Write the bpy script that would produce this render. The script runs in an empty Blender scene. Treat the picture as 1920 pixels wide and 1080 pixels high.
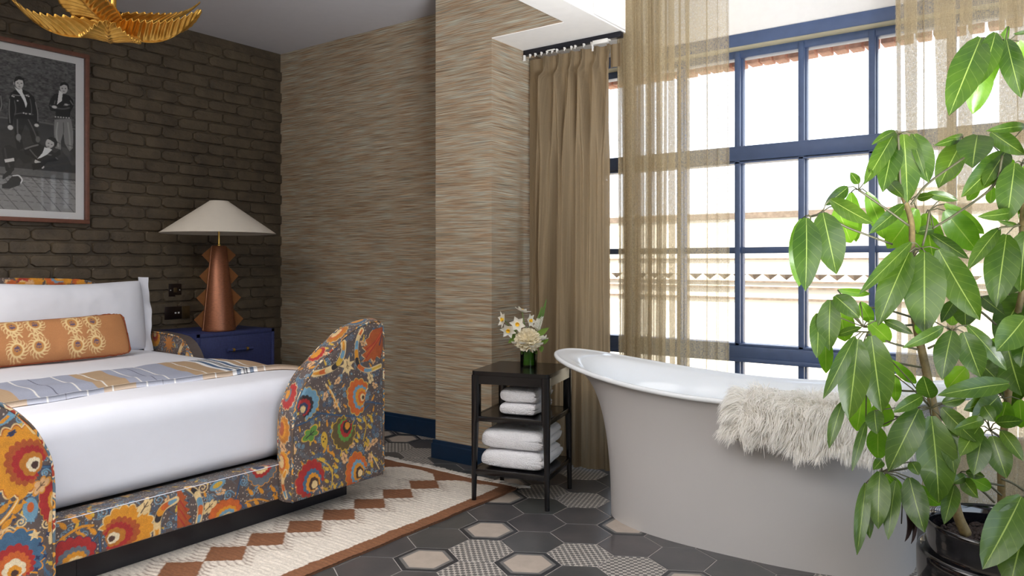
import bpy, bmesh, math, random
import numpy as np
from mathutils import Vector, Matrix
sc = bpy.context.scene
COL = sc.collection
PI = math.pi
rnd = random.Random(7)
nr = np.random.RandomState(11)

# ------------------------------------------------------------------ camera
TH = math.atan2(1030, 1410); SN, CS = math.sin(TH), math.cos(TH)
EYE = np.array([0.0, 0.0, 1.13]); FPX = 1410.0; HOR = 492.0
cam_d = bpy.data.cameras.new('camera'); cam = bpy.data.objects.new('camera', cam_d)
COL.objects.link(cam); sc.camera = cam
cam.location = EYE; cam.rotation_euler = (PI/2, 0, TH)
cam_d.sensor_width = 36; cam_d.lens = FPX/1920*36; cam_d.shift_y = -(540-HOR)/1920
cam_d.clip_start = 0.05; cam_d.clip_end = 300

# ------------------------------------------------------------------ world, sun, window light, added fills, exposure
w = bpy.data.worlds.new('sky'); sc.world = w; w.use_nodes = True
nt = w.node_tree; bg = nt.nodes['Background']
tc = nt.nodes.new('ShaderNodeTexCoord'); sep = nt.nodes.new('ShaderNodeSeparateXYZ')
rmp = nt.nodes.new('ShaderNodeValToRGB')
nt.links.new(tc.outputs['Generated'], sep.inputs[0]); nt.links.new(sep.outputs['Z'], rmp.inputs[0])
rmp.color_ramp.elements[0].position = 0.0; rmp.color_ramp.elements[0].color = (.93, .96, 1, 1)
rmp.color_ramp.elements[1].position = 0.9; rmp.color_ramp.elements[1].color = (.55, .74, 1, 1)
nt.links.new(rmp.outputs[0], bg.inputs[0]); bg.inputs[1].default_value = 3.2

def light(name, kind, loc, tgt, energy, color, size=None, size_y=None, spread=180):
    d = bpy.data.lights.new(name, kind); d.energy = energy; d.color = color
    if kind == 'AREA':
        d.shape = 'RECTANGLE'; d.size = size; d.size_y = size_y; d.spread = math.radians(spread)
    o = bpy.data.objects.new(name, d); COL.objects.link(o); o.location = loc
    o.rotation_euler = (Vector(tgt)-Vector(loc)).to_track_quat('-Z', 'Y').to_euler()
    return o
sun = light('sun', 'SUN', (0, -5, 12), (3, 5, 6), 9.0, (1, .9, .74)); sun.data.angle = math.radians(.6)
light('window_light_right', 'AREA', (2.55, 1.0, 1.5), (0, 1.0, 1.35), 20, (.56, .75, 1), 3.4, 1.9)
light('overhead_fill_left', 'AREA', (-3.0, -0.3, 2.68), (-3.0, -0.3, 0), 80, (1, .96, .93), 2.6, 2.4)  # added fill over the bed side, no lamp hangs here
light('overhead_fill_right', 'AREA', (-0.1, -0.4, 2.68), (-0.1, -0.4, 0), 72, (1, .98, .96), 2.4, 2.0)  # added overhead fill for the bath side, not a fixture of the room
light('bounce_fill_right', 'AREA', (0.5, 0.9, .7), (-1.35, 2.9, 2.9), 40, (.97, .98, 1), 1.2, .8, 70)  # added fill aimed up at soffit and window wall
light('bounce_fill_left', 'AREA', (-1.2, -0.9, 1.2), (-1.5, -.3, 2.7), 100, (1, .97, .94), 1.6, 1.2, 100)  # added fill bounced off the ceiling, stands for no real lamp
sc.view_settings.view_transform = 'Standard'; sc.view_settings.look = 'None'
sc.view_settings.gamma = 1; sc.view_settings.use_curve_mapping = False
sc.view_settings.exposure = 0.0
sc.cycles.max_bounces = 12; sc.cycles.transparent_max_bounces = 40
sc.cycles.diffuse_bounces = 7; sc.cycles.caustics_reflective = False; sc.cycles.caustics_refractive = False
sc.cycles.sample_clamp_indirect = 4

# ------------------------------------------------------------------ survey helpers: bearing (u, v) of a sight line -> point on a plane
def ray(u, v):
    r = u-960.0
    return np.array([CS*r-SN*FPX, SN*r+CS*FPX, HOR-v])
def onz(u, v, z=0.0):
    d = ray(u, v); return EYE+d*((z-EYE[2])/d[2])
def onx(u, v, x):
    d = ray(u, v); return EYE+d*(x/d[0])
def ony(u, v, y):
    d = ray(u, v); return EYE+d*(y/d[1])
def atd(u, v, D):
    d = ray(u, v); return EYE+d*(D/FPX)

# ------------------------------------------------------------------ object helpers
def srgb(*c):
    if len(c) == 1 and isinstance(c[0], (tuple, list)): c = c[0]
    return tuple((x/255/12.92 if x/255 <= .04045 else ((x/255+.055)/1.055)**2.4) for x in c)
def link(o, parent=None):
    COL.objects.link(o)
    if parent is not None: o.parent = parent
    return o
def tag(o, label=None, cat=None, group=None, kind=None):
    if label: o['label'] = label
    if cat: o['category'] = cat
    if group: o['group'] = group
    if kind: o['kind'] = kind
    return o
def empty(name, loc=(0, 0, 0), rz=0.0, **k):
    o = bpy.data.objects.new(name, None); o.location = loc; o.rotation_euler = (0, 0, rz)
    o.empty_display_size = .05
    COL.objects.link(o); return tag(o, **k)
def mkmesh(name, V, F, mat=None, smooth=True, colors=None, mats=None, midx=None, uv=None, sharp=None):
    me = bpy.data.meshes.new(name)
    V = np.asarray(V, dtype=np.float32)
    if isinstance(F, np.ndarray):
        n, k = F.shape
        me.vertices.add(len(V)); me.vertices.foreach_set('co', V.ravel())
        me.loops.add(n*k); me.loops.foreach_set('vertex_index', F.astype(np.int32).ravel())
        me.polygons.add(n); me.polygons.foreach_set('loop_start', np.arange(0, n*k, k, dtype=np.int32))
        me.update(calc_edges=True)
    else:
        me.from_pydata([tuple(map(float, v)) for v in V], [], F); me.update()
    me.polygons.foreach_set('use_smooth', [bool(smooth)]*len(me.polygons))
    if smooth and sharp: me.set_sharp_from_angle(angle=math.radians(sharp))
    if mats:
        for m_ in mats: me.materials.append(m_)
        if midx is not None: me.polygons.foreach_set('material_index', np.asarray(midx, dtype=np.int32))
    elif mat: me.materials.append(mat)
    if colors is not None:
        ca = me.color_attributes.new('Col', 'FLOAT_COLOR', 'POINT')
        c = np.ones((len(V), 4), dtype=np.float32); c[:, :colors.shape[1]] = colors
        ca.data.foreach_set('color', c.ravel())
    if uv is not None:
        at = me.attributes.new('uvp', 'FLOAT2', 'POINT'); at.data.foreach_set('vector', np.asarray(uv, dtype=np.float32).ravel())
    return me
def obj(name, me, parent=None, loc=None, rot=None):
    o = bpy.data.objects.new(name, me)
    if loc is not None: o.location = loc
    if rot is not None: o.rotation_euler = rot
    return link(o, parent)
def grid_faces(nu, nv, wrap_u=False, wrap_v=False, off=0):
    # verts index = i*nv + j
    iu = np.arange(nu if wrap_u else nu-1); jv = np.arange(nv if wrap_v else nv-1)
    I, J = np.meshgrid(iu, jv, indexing='ij'); I2 = (I+1) % nu; J2 = (J+1) % nv
    return np.stack([I*nv+J, I2*nv+J, I2*nv+J2, I*nv+J2], -1).reshape(-1, 4)+off
class MB:
    """collects shapes into one mesh"""
    def __init__(s): s.V = []; s.F = []; s.M = []; s.n = 0
    def add(s, V, F, m=0):
        V = np.asarray(V, float).reshape(-1, 3)
        s.V.append(V)
        for f in (F.tolist() if isinstance(F, np.ndarray) else F):
            s.F.append([i+s.n for i in f]); s.M.append(m)
        s.n += len(V); return s
    def box(s, a, b, m=0, bev=0.0):
        (x0, y0, z0), (x1, y1, z1) = a, b
        if bev <= 0:
            V = [(x0,y0,z0),(x1,y0,z0),(x1,y1,z0),(x0,y1,z0),(x0,y0,z1),(x1,y0,z1),(x1,y1,z1),(x0,y1,z1)]
            return s.add(V, [(0,3,2,1),(4,5,6,7),(0,1,5,4),(1,2,6,5),(2,3,7,6),(3,0,4,7)], m)
        bm = bmesh.new(); bmesh.ops.create_cube(bm, size=1)
        for v in bm.verts:
            v.co = Vector(((x0+x1)/2+v.co.x*(x1-x0), (y0+y1)/2+v.co.y*(y1-y0), (z0+z1)/2+v.co.z*(z1-z0)))
        bmesh.ops.bevel(bm, geom=list(bm.edges), offset=bev, segments=2, profile=.5, affect='EDGES', clamp_overlap=True)
        bm.verts.index_update()
        V = [v.co[:] for v in bm.verts]; F = [[v.index for v in f.verts] for f in bm.faces]; bm.free()
        return s.add(V, F, m)
    def tube(s, pts, r, n=8, m=0, cap=True):
        pts = np.asarray(pts, float); k = len(pts)
        r = np.full(k, r) if np.isscalar(r) else np.asarray(r, float)
        T = np.gradient(pts, axis=0); T /= np.linalg.norm(T, axis=1)[:, None]+1e-9
        up = np.array([0, 0, 1.0]) if abs(T[0][2]) < .9 else np.array([1.0, 0, 0])
        A = np.cross(T[0], up); A /= np.linalg.norm(A)
        V = []
        for i in range(k):
            A = A-T[i]*np.dot(A, T[i]); A /= np.linalg.norm(A)+1e-9
            B = np.cross(T[i], A)
            for j in range(n):
                a = 2*PI*j/n; V.append(pts[i]+r[i]*(math.cos(a)*A+math.sin(a)*B))
        F = grid_faces(k, n, wrap_v=True).tolist()
        if cap: F += [list(range(n))[::-1], [(k-1)*n+j for j in range(n)]]
        return s.add(V, F, m)
    def lathe(s, prof, c=(0, 0, 0), n=32, m=0, ax=(1, 1)):
        V = []
        for (r, z) in prof:
            for j in range(n):
                a = 2*PI*j/n; V.append((c[0]+r*math.cos(a)*ax[0], c[1]+r*math.sin(a)*ax[1], c[2]+z))
        return s.add(V, grid_faces(len(prof), n, wrap_v=True), m)
    def prism(s, poly, lo, hi, axis='z', m=0):
        # poly: 2D points; axis = extrusion axis
        n = len(poly); V = []
        for h in (lo, hi):
            for (a, b) in poly:
                V.append({'z': (a, b, h), 'y': (a, h, b), 'x': (h, a, b)}[axis])
        F = [list(range(n))[::-1], [n+i for i in range(n)]]+[[i, (i+1) % n, n+(i+1) % n, n+i] for i in range(n)]
        return s.add(V, F, m)
    def me(s, name, mat=None, smooth=True, sharp=40, mats=None, norm=True):
        V = np.concatenate(s.V)
        m = mkmesh(name, V, s.F, mat, smooth, mats=mats, midx=s.M if mats else None, sharp=None)
        if norm:
            bm = bmesh.new(); bm.from_mesh(m); bmesh.ops.recalc_face_normals(bm, faces=bm.faces); bm.to_mesh(m); bm.free()
        if smooth and sharp: m.set_sharp_from_angle(angle=math.radians(sharp))
        return m
    def build(s, name, mat=None, parent=None, **k):
        return obj(name, s.me(name, mat, **k), parent)
def rbox(cx, cy, cz, sx, sy, sz, r, n=(20, 20, 8), disp=None):
    """soft rounded box as V, F"""
    V = []; F = []; off = 0
    half = np.array([sx, sy, sz])/2; rr = np.minimum(np.full(3, r), half*.999)
    def face(ax, sg):
        nonlocal off
        a, b = [(1, 2), (2, 0), (0, 1)][ax]
        def sp(nn):
            t = np.linspace(-1, 1, nn+1); return np.sign(t)*(1-(1-np.abs(t))**1.35)
        A, B = np.meshgrid(sp(n[a]), sp(n[b]), indexing='ij')
        P = np.zeros(A.shape+(3,)); P[..., ax] = sg; P[..., a] = A; P[..., b] = B
        P = P.reshape(-1, 3)*half
        f = grid_faces(n[a]+1, n[b]+1)
        if sg < 0: f = f[:, ::-1]
        V.append(P); F.append(f+off); off += len(P)
    for ax in range(3):
        for sg in (-1, 1): face(ax, sg)
    P = np.concatenate(V); inner = np.clip(P, -(half-rr), half-rr); d = P-inner
    ln = np.linalg.norm(d/rr, axis=1)[:, None]; P = inner+np.where(ln > 1e-6, d/np.maximum(ln, 1e-6), d)
    # weld
    key = np.round(P*20000).astype(np.int64); u, idx, inv = np.unique(key, axis=0, return_index=True, return_inverse=True)
    inv = inv.ravel(); P = P[idx]; Fc = inv[np.concatenate(F)]
    if disp is not None: P = disp(P)
    return P+np.array([cx, cy, cz]), Fc
def clean_faces(F):
    return [list(dict.fromkeys(f)) for f in F.tolist() if len(set(f)) >= 3]
def soft(name, mat, parent=None, **k):
    V, F = rbox(**k); me = mkmesh(name, V, clean_faces(F), mat, True); return obj(name, me, parent)
# smooth value noise for arrays (n x d)
_tab = np.random.RandomState(5).rand(65536)
def vnoise(P, scale=1.0, seed=0):
    P = np.asarray(P, float)*scale+seed*17.31; I = np.floor(P).astype(np.int64); f = P-I; f = f*f*(3-2*f)
    d = P.shape[1]; out = np.zeros(len(P)); pr = [73856093, 19349663, 83492791]
    for c in range(2**d):
        h = np.zeros(len(P), dtype=np.int64); wgt = np.ones(len(P))
        for k in range(d):
            b = (c >> k) & 1; h ^= (I[:, k]+b)*pr[k]; wgt = wgt*(f[:, k] if b else 1-f[:, k])
        out += wgt*_tab[(h ^ (h >> 13)) & 65535]
    return out*2-1
def fbm(P, scale=1.0, oct=3, seed=0):
    return sum(vnoise(P, scale*2**i, seed+i)*.5**i for i in range(oct))/1.75

# ------------------------------------------------------------------ material helpers
class N:
    """thin wrapper for node graphs"""
    def __init__(s, name):
        s.mat = bpy.data.materials.new(name); s.mat.use_nodes = True; s.nt = s.mat.node_tree
        s.b = s.nt.nodes['Principled BSDF']; s.out = s.nt.nodes['Material Output']
    def n(s, t, **k):
        nd = s.nt.nodes.new('ShaderNode'+t)
        for a, v in k.items():
            if a.startswith('_'): nd.inputs[a[1:].replace('_', ' ')].default_value = v
            else: setattr(nd, a, v)
        return nd
    def l(s, a, b): s.nt.links.new(a, b)
    def obj_co(s): return s.n('TexCoord').outputs['Object']
    def mapping(s, vec, scale=(1, 1, 1), rot=(0, 0, 0)):
        m = s.n('Mapping'); m.inputs['Scale'].default_value = scale; m.inputs['Rotation'].default_value = rot; s.l(vec, m.inputs[0]); return m.outputs[0]
    def noise(s, vec=None, scale=5, detail=3, rough=.6):
        t = s.n('TexNoise'); t.inputs['Scale'].default_value = scale; t.inputs['Detail'].default_value = detail; t.inputs['Roughness'].default_value = rough
        if vec is not None: s.l(vec, t.inputs['Vector'])
        return t.outputs['Fac']
    def ramp(s, fac, stops, interp='LINEAR'):
        r = s.n('ValToRGB'); cr = r.color_ramp; cr.interpolation = interp
        while len(cr.elements) > 1: cr.elements.remove(cr.elements[-1])
        for i, (p, c) in enumerate(stops):
            e = cr.elements[0] if i == 0 else cr.elements.new(p)
            e.position = p; e.color = tuple(c)+(1,) if len(c) == 3 else c
        s.l(fac, r.inputs[0]); return r.outputs[0]
    def mix(s, f, a, b, mode='MIX'):
        m = s.n('MixRGB', blend_type=mode)
        for k, v in ((0, f), (1, a), (2, b)):
            if hasattr(v, 'links'): s.l(v, m.inputs[k])
            else: m.inputs[k].default_value = v if k == 0 else (tuple(v)+(1,))[:4]
        return m.outputs[0]
    def math(s, op, a, b=0.0, c=None):
        m = s.n('Math', operation=op)
        for k, v in ((0, a), (1, b), (2, c)):
            if v is None: continue
            if hasattr(v, 'links'): s.l(v, m.inputs[k])
            else: m.inputs[k].default_value = v
        return m.outputs[0]
    def bump(s, h, strength=.3, dist=.01):
        b = s.n('Bump'); b.inputs['Strength'].default_value = strength; b.inputs['Distance'].default_value = dist
        s.l(h, b.inputs['Height']); s.l(b.outputs[0], s.b.inputs['Normal']); return b
    def base(s, c):
        if hasattr(c, 'links'): s.l(c, s.b.inputs['Base Color'])
        else: s.b.inputs['Base Color'].default_value = tuple(c)+(1,)
    def set(s, **k):
        for a, v in k.items(): s.b.inputs[a.replace('_', ' ')].default_value = v
        return s
def simple(name, col, rough=.5, metal=0.0, noise=0.0, nscale=20, bump=0.0, bscale=60, bdist=.002, **k):
    m = N(name); m.set(Roughness=rough, Metallic=metal, **k)
    co = m.obj_co()
    nz = m.noise(co, nscale, 4)
    a = tuple(x*(1-noise) for x in col); b = tuple(min(1, x*(1+noise)) for x in col)
    m.base(m.ramp(nz, [(.3, a), (.7, b)]))
    if bump: m.bump(m.noise(co, bscale, 3), bump, bdist)
    return m.mat
# ------------------------------------------------------------------ materials
M = {}
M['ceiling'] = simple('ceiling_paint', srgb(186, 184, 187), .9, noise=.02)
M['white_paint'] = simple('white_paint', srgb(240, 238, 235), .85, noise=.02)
M['plain_wall'] = simple('plain_wall_paint', srgb(190, 178, 160), .85, noise=.03)
M['navy_trim'] = simple('navy_gloss_paint', srgb(14, 38, 62), .35, noise=.1)
M['frame_paint'] = simple('window_frame_paint', srgb(74, 92, 128), .42, noise=.06)  # navy paint lightened: window bloom put into the colour
M['reveal'] = simple('window_reveal_paint', srgb(216, 204, 170), .7, noise=.03)
M['grout'] = simple('floor_grout', srgb(168, 162, 157), .9, noise=.1)
M['black_wood'] = simple('black_stained_wood', srgb(13, 12, 14), .2, noise=.2, bump=.05, bscale=90, Specular_IOR_Level=.5)
M['plinth'] = simple('black_lacquer_plinth', srgb(24, 24, 30), .3, noise=.1)
M['white_linen'] = simple('white_bed_linen', srgb(220, 222, 230), .85, noise=.01, bump=.12, bscale=700, bdist=.0006)
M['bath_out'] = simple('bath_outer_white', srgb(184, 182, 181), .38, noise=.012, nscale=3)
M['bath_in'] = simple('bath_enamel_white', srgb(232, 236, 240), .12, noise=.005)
M['brass'] = simple('brass', srgb(214, 178, 96), .3, 1.0, noise=.05)
M['dark_brass'] = simple('aged_bronze', srgb(92, 76, 52), .35, .8, noise=.15)
M['steel'] = simple('white_metal_glider', srgb(216, 214, 210), .4, .1)
M['black_metal'] = simple('black_track_metal', srgb(24, 25, 34), .4, .3)
M['walnut'] = simple('reddish_walnut', srgb(104, 66, 52), .45, noise=.2, nscale=40)
M['mat_board'] = simple('white_mount_board', srgb(244, 242, 240), .9)
M['shade'] = simple('off_white_lamp_shade', srgb(216, 208, 194), .85, noise=.02, bump=.1, bscale=500)
M['soil'] = simple('dark_potting_soil', srgb(52, 40, 36), .95, noise=.5, nscale=120, bump=1, bscale=150, bdist=.01)
M['dead_leaf'] = simple('withered_leaf', srgb(52, 30, 24), .7, noise=.3)
M['facade'] = simple('pale_stucco', srgb(236, 226, 206), .9, noise=.03, nscale=2)
M['shade_stone'] = simple('shade_toned_stone', srgb(112, 98, 84), .9, noise=.3, nscale=9)  # shadow lines of the facade mouldings put into a darker colour
M['roof_slate'] = simple('grey_roof_slate', srgb(190, 184, 176), .8, noise=.1)
M['street'] = simple('pale_paving', srgb(190, 182, 170), .9, noise=.1)
M['brick_red'] = simple('orange_red_brick', srgb(210, 158, 130), .9, noise=.2, nscale=30, bump=.4)  # paler than the brick itself, bloom from outside is in the colour
M['stem_green'] = simple('green_stem', srgb(96, 118, 60), .5, noise=.15)
M['trunk'] = simple('brown_green_trunk', srgb(112, 96, 60), .6, noise=.3, nscale=60, bump=.4, bscale=80)
M['petiole'] = simple('dark_leaf_stalk', srgb(74, 72, 48), .5, noise=.2)
M['yellow_cup'] = simple('yellow_narcissus_cup', srgb(240, 196, 40), .6, noise=.1)
M['red_felt'] = simple('red_foot_pad', srgb(110, 36, 30), .8)

def grass():
    m = N('woven_grasscloth'); co = m.n('NewGeometry').outputs['Position']
    # length along the wall = x + y
    sp = m.n('SeparateXYZ'); m.l(co, sp.inputs[0]); s_ = m.math('ADD', sp.outputs[0], sp.outputs[1])
    cb = m.n('CombineXYZ'); m.l(s_, cb.inputs[0]); m.l(sp.outputs[2], cb.inputs[2])
    wob = m.noise(m.mapping(cb.outputs[0], (1.2, 1, 5)), 2, 2)
    z2 = m.math('ADD', sp.outputs[2], m.math('MULTIPLY', m.math('SUBTRACT', wob, .5), .02))
    cb2 = m.n('CombineXYZ'); m.l(s_, cb2.inputs[0]); m.l(z2, cb2.inputs[2]); v = cb2.outputs[0]
    fine = m.noise(m.mapping(v, (4, 1, 400)), 1, 2, .5)
    mid = m.noise(m.mapping(v, (5, 1, 140)), 1, 3, .6)
    big = m.noise(m.mapping(v, (1.2, 1, 22)), 1, 3, .6)
    c1 = m.ramp(mid, [(.28, srgb(120, 97, 76)), (.44, srgb(162, 139, 114)), (.56, srgb(160, 154, 138)), (.74, srgb(180, 180, 166))])
    c2 = m.ramp(fine, [(.32, (.42, .42, .43)), (.5, (.92, .92, .92)), (.68, (1.35, 1.33, 1.28))])
    c3 = m.ramp(big, [(.35, (.86, .79, .71)), (.6, (1.04, 1.05, 1.05))])
    m.base(m.mix(1, m.mix(1, c1, c2, 'MULTIPLY'), c3, 'MULTIPLY')); m.set(Roughness=.8)
    m.bump(fine, .5, .003); return m.mat
M['grass'] = grass()
def brickpaint():
    m = N('brown_painted_brick'); co = m.obj_co(); ge = m.n('NewGeometry').outputs['Position']
    n1 = m.noise(ge, 9, 4); m.base(m.ramp(n1, [(.3, srgb(62, 52, 40)), (.7, srgb(88, 76, 58))]))
    m.set(Roughness=.56)
    m.bump(m.noise(m.mapping(ge, (1, 34, 50), (.5, 0, 0)), 1, 4, .6), .55, .009); return m.mat
M['brick'] = brickpaint()
def tile_dark():
    m = N('dark_slate_tile'); ge = m.n('NewGeometry').outputs['Position']
    ri = m.n('ObjectInfo').outputs['Random']
    n1 = m.noise(ge, 6, 5, .65)
    c = m.ramp(n1, [(.25, srgb(60, 62, 64)), (.75, srgb(84, 82, 82))])
    t = m.ramp(ri, [(0, (.88, .93, .88)), (.5, (1, .98, .98)), (1, (1.12, 1.04, 1.05))])
    m.base(m.mix(1, c, t, 'MULTIPLY')); m.set(Roughness=.32); m.bump(m.noise(ge, 40, 3), .1, .002); return m.mat
M['tile'] = tile_dark()
def tile_plain(nm, c, r=.5):
    m = N(nm); ge = m.n('NewGeometry').outputs['Position']; n1 = m.noise(ge, 18, 4)
    m.base(m.ramp(n1, [(.3, tuple(x*.9 for x in c)), (.7, tuple(x*1.06 for x in c))])); m.set(Roughness=r); return m.mat
M['tile_cream'] = tile_plain('cream_tile_centre', srgb(172, 160, 148)); M['tile_ring'] = tile_plain('charcoal_tile_ring', srgb(48, 49, 52), .42)
M['tile_ring2'] = tile_plain('grey_tile_ring', srgb(108, 106, 104))
def tile_pat():
    m = N('star_lattice_tile'); co = m.mapping(m.obj_co(), (1, 1, 1), (0, 0, PI/4)); sp = m.n('SeparateXYZ'); m.l(co, sp.inputs[0])
    P = .0205; r = []
    for k in (0, 1):
        f = m.math('FRACT', m.math('ADD', m.math('DIVIDE', sp.outputs[k], P), 40.5))
        r.append(m.math('POWER', m.math('MULTIPLY', m.math('ABSOLUTE', m.math('SUBTRACT', f, .5)), 2), .62))
    s_ = m.math('ADD', r[0], r[1]); msk = m.math('LESS_THAN', s_, 1.18)
    n1 = m.noise(co, 60, 3)
    m.base(m.mix(msk, m.ramp(n1, [(.3, srgb(84, 82, 80)), (.7, srgb(104, 102, 100))]), m.ramp(n1, [(.3, srgb(166, 160, 152)), (.7, srgb(190, 184, 176))])))
    m.set(Roughness=.5); return m.mat
M['tile_pat'] = tile_pat()
def fabric_mat():
    m = N('printed_floral_fabric'); at = m.n('VertexColor', layer_name='Col'); co = m.obj_co()
    v = m.n('TexVoronoi', feature='F1'); v.inputs['Scale'].default_value = 92; v.inputs['Randomness'].default_value = .85
    m.l(m.mapping(co, (1, 1, .78)), v.inputs['Vector'])
    dot = m.math('MULTIPLY', m.math('LESS_THAN', v.outputs['Distance'], .25), m.math('SUBTRACT', 1, at.outputs['Alpha']))
    n1 = m.noise(co, 300, 3); n2 = m.noise(co, 45, 3)
    c = m.mix(1, at.outputs['Color'], m.ramp(n1, [(.3, (.64, .62, .62)), (.7, (.98, .95, .94))]), 'MULTIPLY')
    c = m.mix(1, c, m.ramp(n2, [(.3, (.85, .85, .85)), (.7, (1.12, 1.12, 1.12))]), 'MULTIPLY')
    m.base(m.mix(dot, c, srgb(176, 160, 144))); m.set(Roughness=.62); m.bump(n1, .2, .001)
    m.b.inputs['Sheen Weight'].default_value = .15; return m.mat
M['fabric'] = fabric_mat()
def col_mat(name, rough=.8, bump=.2, bs=400, nz=.12):
    m = N(name); at = m.n('VertexColor', layer_name='Col'); co = m.obj_co(); n1 = m.noise(co, bs, 3)
    m.base(m.mix(1, at.outputs['Color'], m.ramp(n1, [(.3, (1-nz,)*3), (.7, (1+nz,)*3)]), 'MULTIPLY')); m.set(Roughness=rough)
    if bump: m.bump(n1, bump, .002)
    return m.mat
M['rug'] = col_mat('woven_wool_kilim', .95, .6, 160, .16); M['linen_print'] = col_mat('printed_linen', .85, .3, 500, .2)
M['throw'] = col_mat('striped_cotton_throw', .9, .3, 350, .1); M['print'] = col_mat('photographic_print', .6, 0, 30, .0)
def grasslike(nm, c, sc_, bump=.5):
    m = N(nm); co = m.obj_co(); a = m.noise(m.mapping(co, (1, 1, sc_)), 30, 2); b = m.noise(m.mapping(co, (1, sc_, 1)), 30, 2)
    s_ = m.math('ADD', a, b)
    m.base(m.ramp(m.math('MULTIPLY', s_, .5), [(.35, tuple(x*.6 for x in c)), (.65, tuple(x*1.4 for x in c))])); m.set(Roughness=.6); m.bump(s_, bump, .002); return m.mat
M['raffia'] = grasslike('navy_woven_raffia', srgb(40, 48, 92), 14)
def copper():
    m = N('brown_lacquered_copper'); co = m.obj_co(); n1 = m.noise(m.mapping(co, (1, 1, 6)), 60, 4)
    m.base(m.ramp(n1, [(.3, srgb(104, 62, 42)), (.7, srgb(142, 90, 62))])); m.set(Roughness=.36, Metallic=.55); m.bump(n1, .2, .002); return m.mat
M['copper'] = copper(); M['fin'] = simple('brown_leather_fin', srgb(100, 60, 24), .7, noise=.1, nscale=40, Specular_IOR_Level=.2)
def gold():
    m = N('gilded_metal_leaf'); co = m.obj_co(); n1 = m.noise(co, 14, 3)
    m.base(m.ramp(n1, [(.3, srgb(190, 138, 54)), (.7, srgb(232, 188, 100))])); m.set(Roughness=.34, Metallic=.95); m.bump(m.noise(co, 90, 3), .12, .002); return m.mat
M['gold'] = gold()
def towel():
    m = N('white_terry_towel'); co = m.obj_co(); v = m.n('TexVoronoi'); v.inputs['Scale'].default_value = 260; m.l(co, v.inputs['Vector'])
    m.base(m.ramp(v.outputs['Distance'], [(0, srgb(246, 246, 248)), (.8, srgb(230, 230, 234))])); m.set(Roughness=.95)
    m.bump(v.outputs['Distance'], .8, -.004); return m.mat
M['towel'] = towel()
def sheer(name, col, weave, trans=.5, dens=.5, lo=0.0, rot=0):
    m = N(name); nt_ = m.nt; co = m.n('NewGeometry').outputs['Position']
    at = m.n('Attribute', attribute_name='uvp'); co = at.outputs['Vector']
    n1 = m.noise(m.mapping(co, (700, 60, 1)), 1, 1, .4); n2 = m.noise(m.mapping(co, (60, 700, 1)), 1, 1, .4); n3 = m.noise(m.mapping(co, (160, 2.2, 1)), 1, 3, .6)
    s_ = m.math('MAXIMUM', n1, n2)
    c = m.ramp(n3, [(.3, tuple(x*.84 for x in col)), (.55, col), (.75, tuple(min(1, x*1.15) for x in col))])
    dif = m.n('BsdfDiffuse'); tr = m.n('BsdfTranslucent'); tp = m.n('BsdfTransparent')
    m.l(c, dif.inputs[0]); m.l(c, tr.inputs[0])
    mx = m.n('MixShader'); mx.inputs[0].default_value = trans; m.l(dif.outputs[0], mx.inputs[1]); m.l(tr.outputs[0], mx.inputs[2])
    al = m.n('MapRange'); m.l(s_, al.inputs[0]); al.inputs[1].default_value = weave-.09; al.inputs[2].default_value = weave+.09; al.inputs[3].default_value = lo; al.inputs[4].default_value = dens
    mx2 = m.n('MixShader'); m.l(al.outputs[0], mx2.inputs[0]); m.l(tp.outputs[0], mx2.inputs[1]); m.l(mx.outputs[0], mx2.inputs[2])
    m.l(mx2.outputs[0], m.out.inputs[0]); return m.mat
M['sheer'] = sheer('sheer_gold_linen', srgb(206, 192, 162), .5, .55, .66, .20)
M['drape'] = sheer('dense_gold_linen', srgb(150, 132, 106), .4, .5, 1.0, .8)
def leafm(name, a, b, tl=.35):
    m = N(name); at = m.n('Attribute', attribute_name='uvp'); sp = m.n('SeparateXYZ'); m.l(at.outputs['Vector'], sp.inputs[0])
    x = m.math('ABSOLUTE', sp.outputs[0]); rib = m.math('LESS_THAN', x, .035)
    # side veins run obliquely from the midrib
    ph = m.math('FRACT', m.math('SUBTRACT', m.math('MULTIPLY', sp.outputs[1], 8), m.math('MULTIPLY', x, 1.6)))
    vein = m.math('MULTIPLY', m.math('LESS_THAN', m.math('ABSOLUTE', m.math('SUBTRACT', ph, .5)), .03), .16)
    co = m.obj_co(); ri = m.n('ObjectInfo').outputs['Random']
    c = m.ramp(m.noise(co, 12, 3), [(.3, a), (.7, b)])
    c = m.mix(1, c, m.ramp(ri, [(0, (.8, .85, .8)), (1, (1.2, 1.12, 1.1))]), 'MULTIPLY')
    c = m.mix(m.math('MAXIMUM', m.math('MULTIPLY', rib, .8), vein), c, srgb(158, 178, 92))
    m.base(c); m.set(Roughness=.33); m.b.inputs['Coat Weight'].default_value = .15
    m.bump(m.math('ADD', m.math('MULTIPLY', rib, -1), m.noise(co, 40, 2)), .3, .002)
    tr = m.n('BsdfTranslucent'); m.l(m.mix(1, c, (1.15, 1.4, .5), 'MULTIPLY'), tr.inputs[0])
    mx = m.n('MixShader'); mx.inputs[0].default_value = tl; m.l(m.b.outputs[0], mx.inputs[1]); m.l(tr.outputs[0], mx.inputs[2]); m.l(mx.outputs[0], m.out.inputs[0])
    return m.mat
M['leaf'] = leafm('glossy_green_leaf', srgb(50, 80, 22), srgb(76, 104, 28), .34)
M['leaf_backlit'] = leafm('backlit_green_leaf', srgb(90, 134, 34), srgb(118, 160, 44), .5)  # lighter copy of the leaf: light from behind put into the colour
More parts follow.
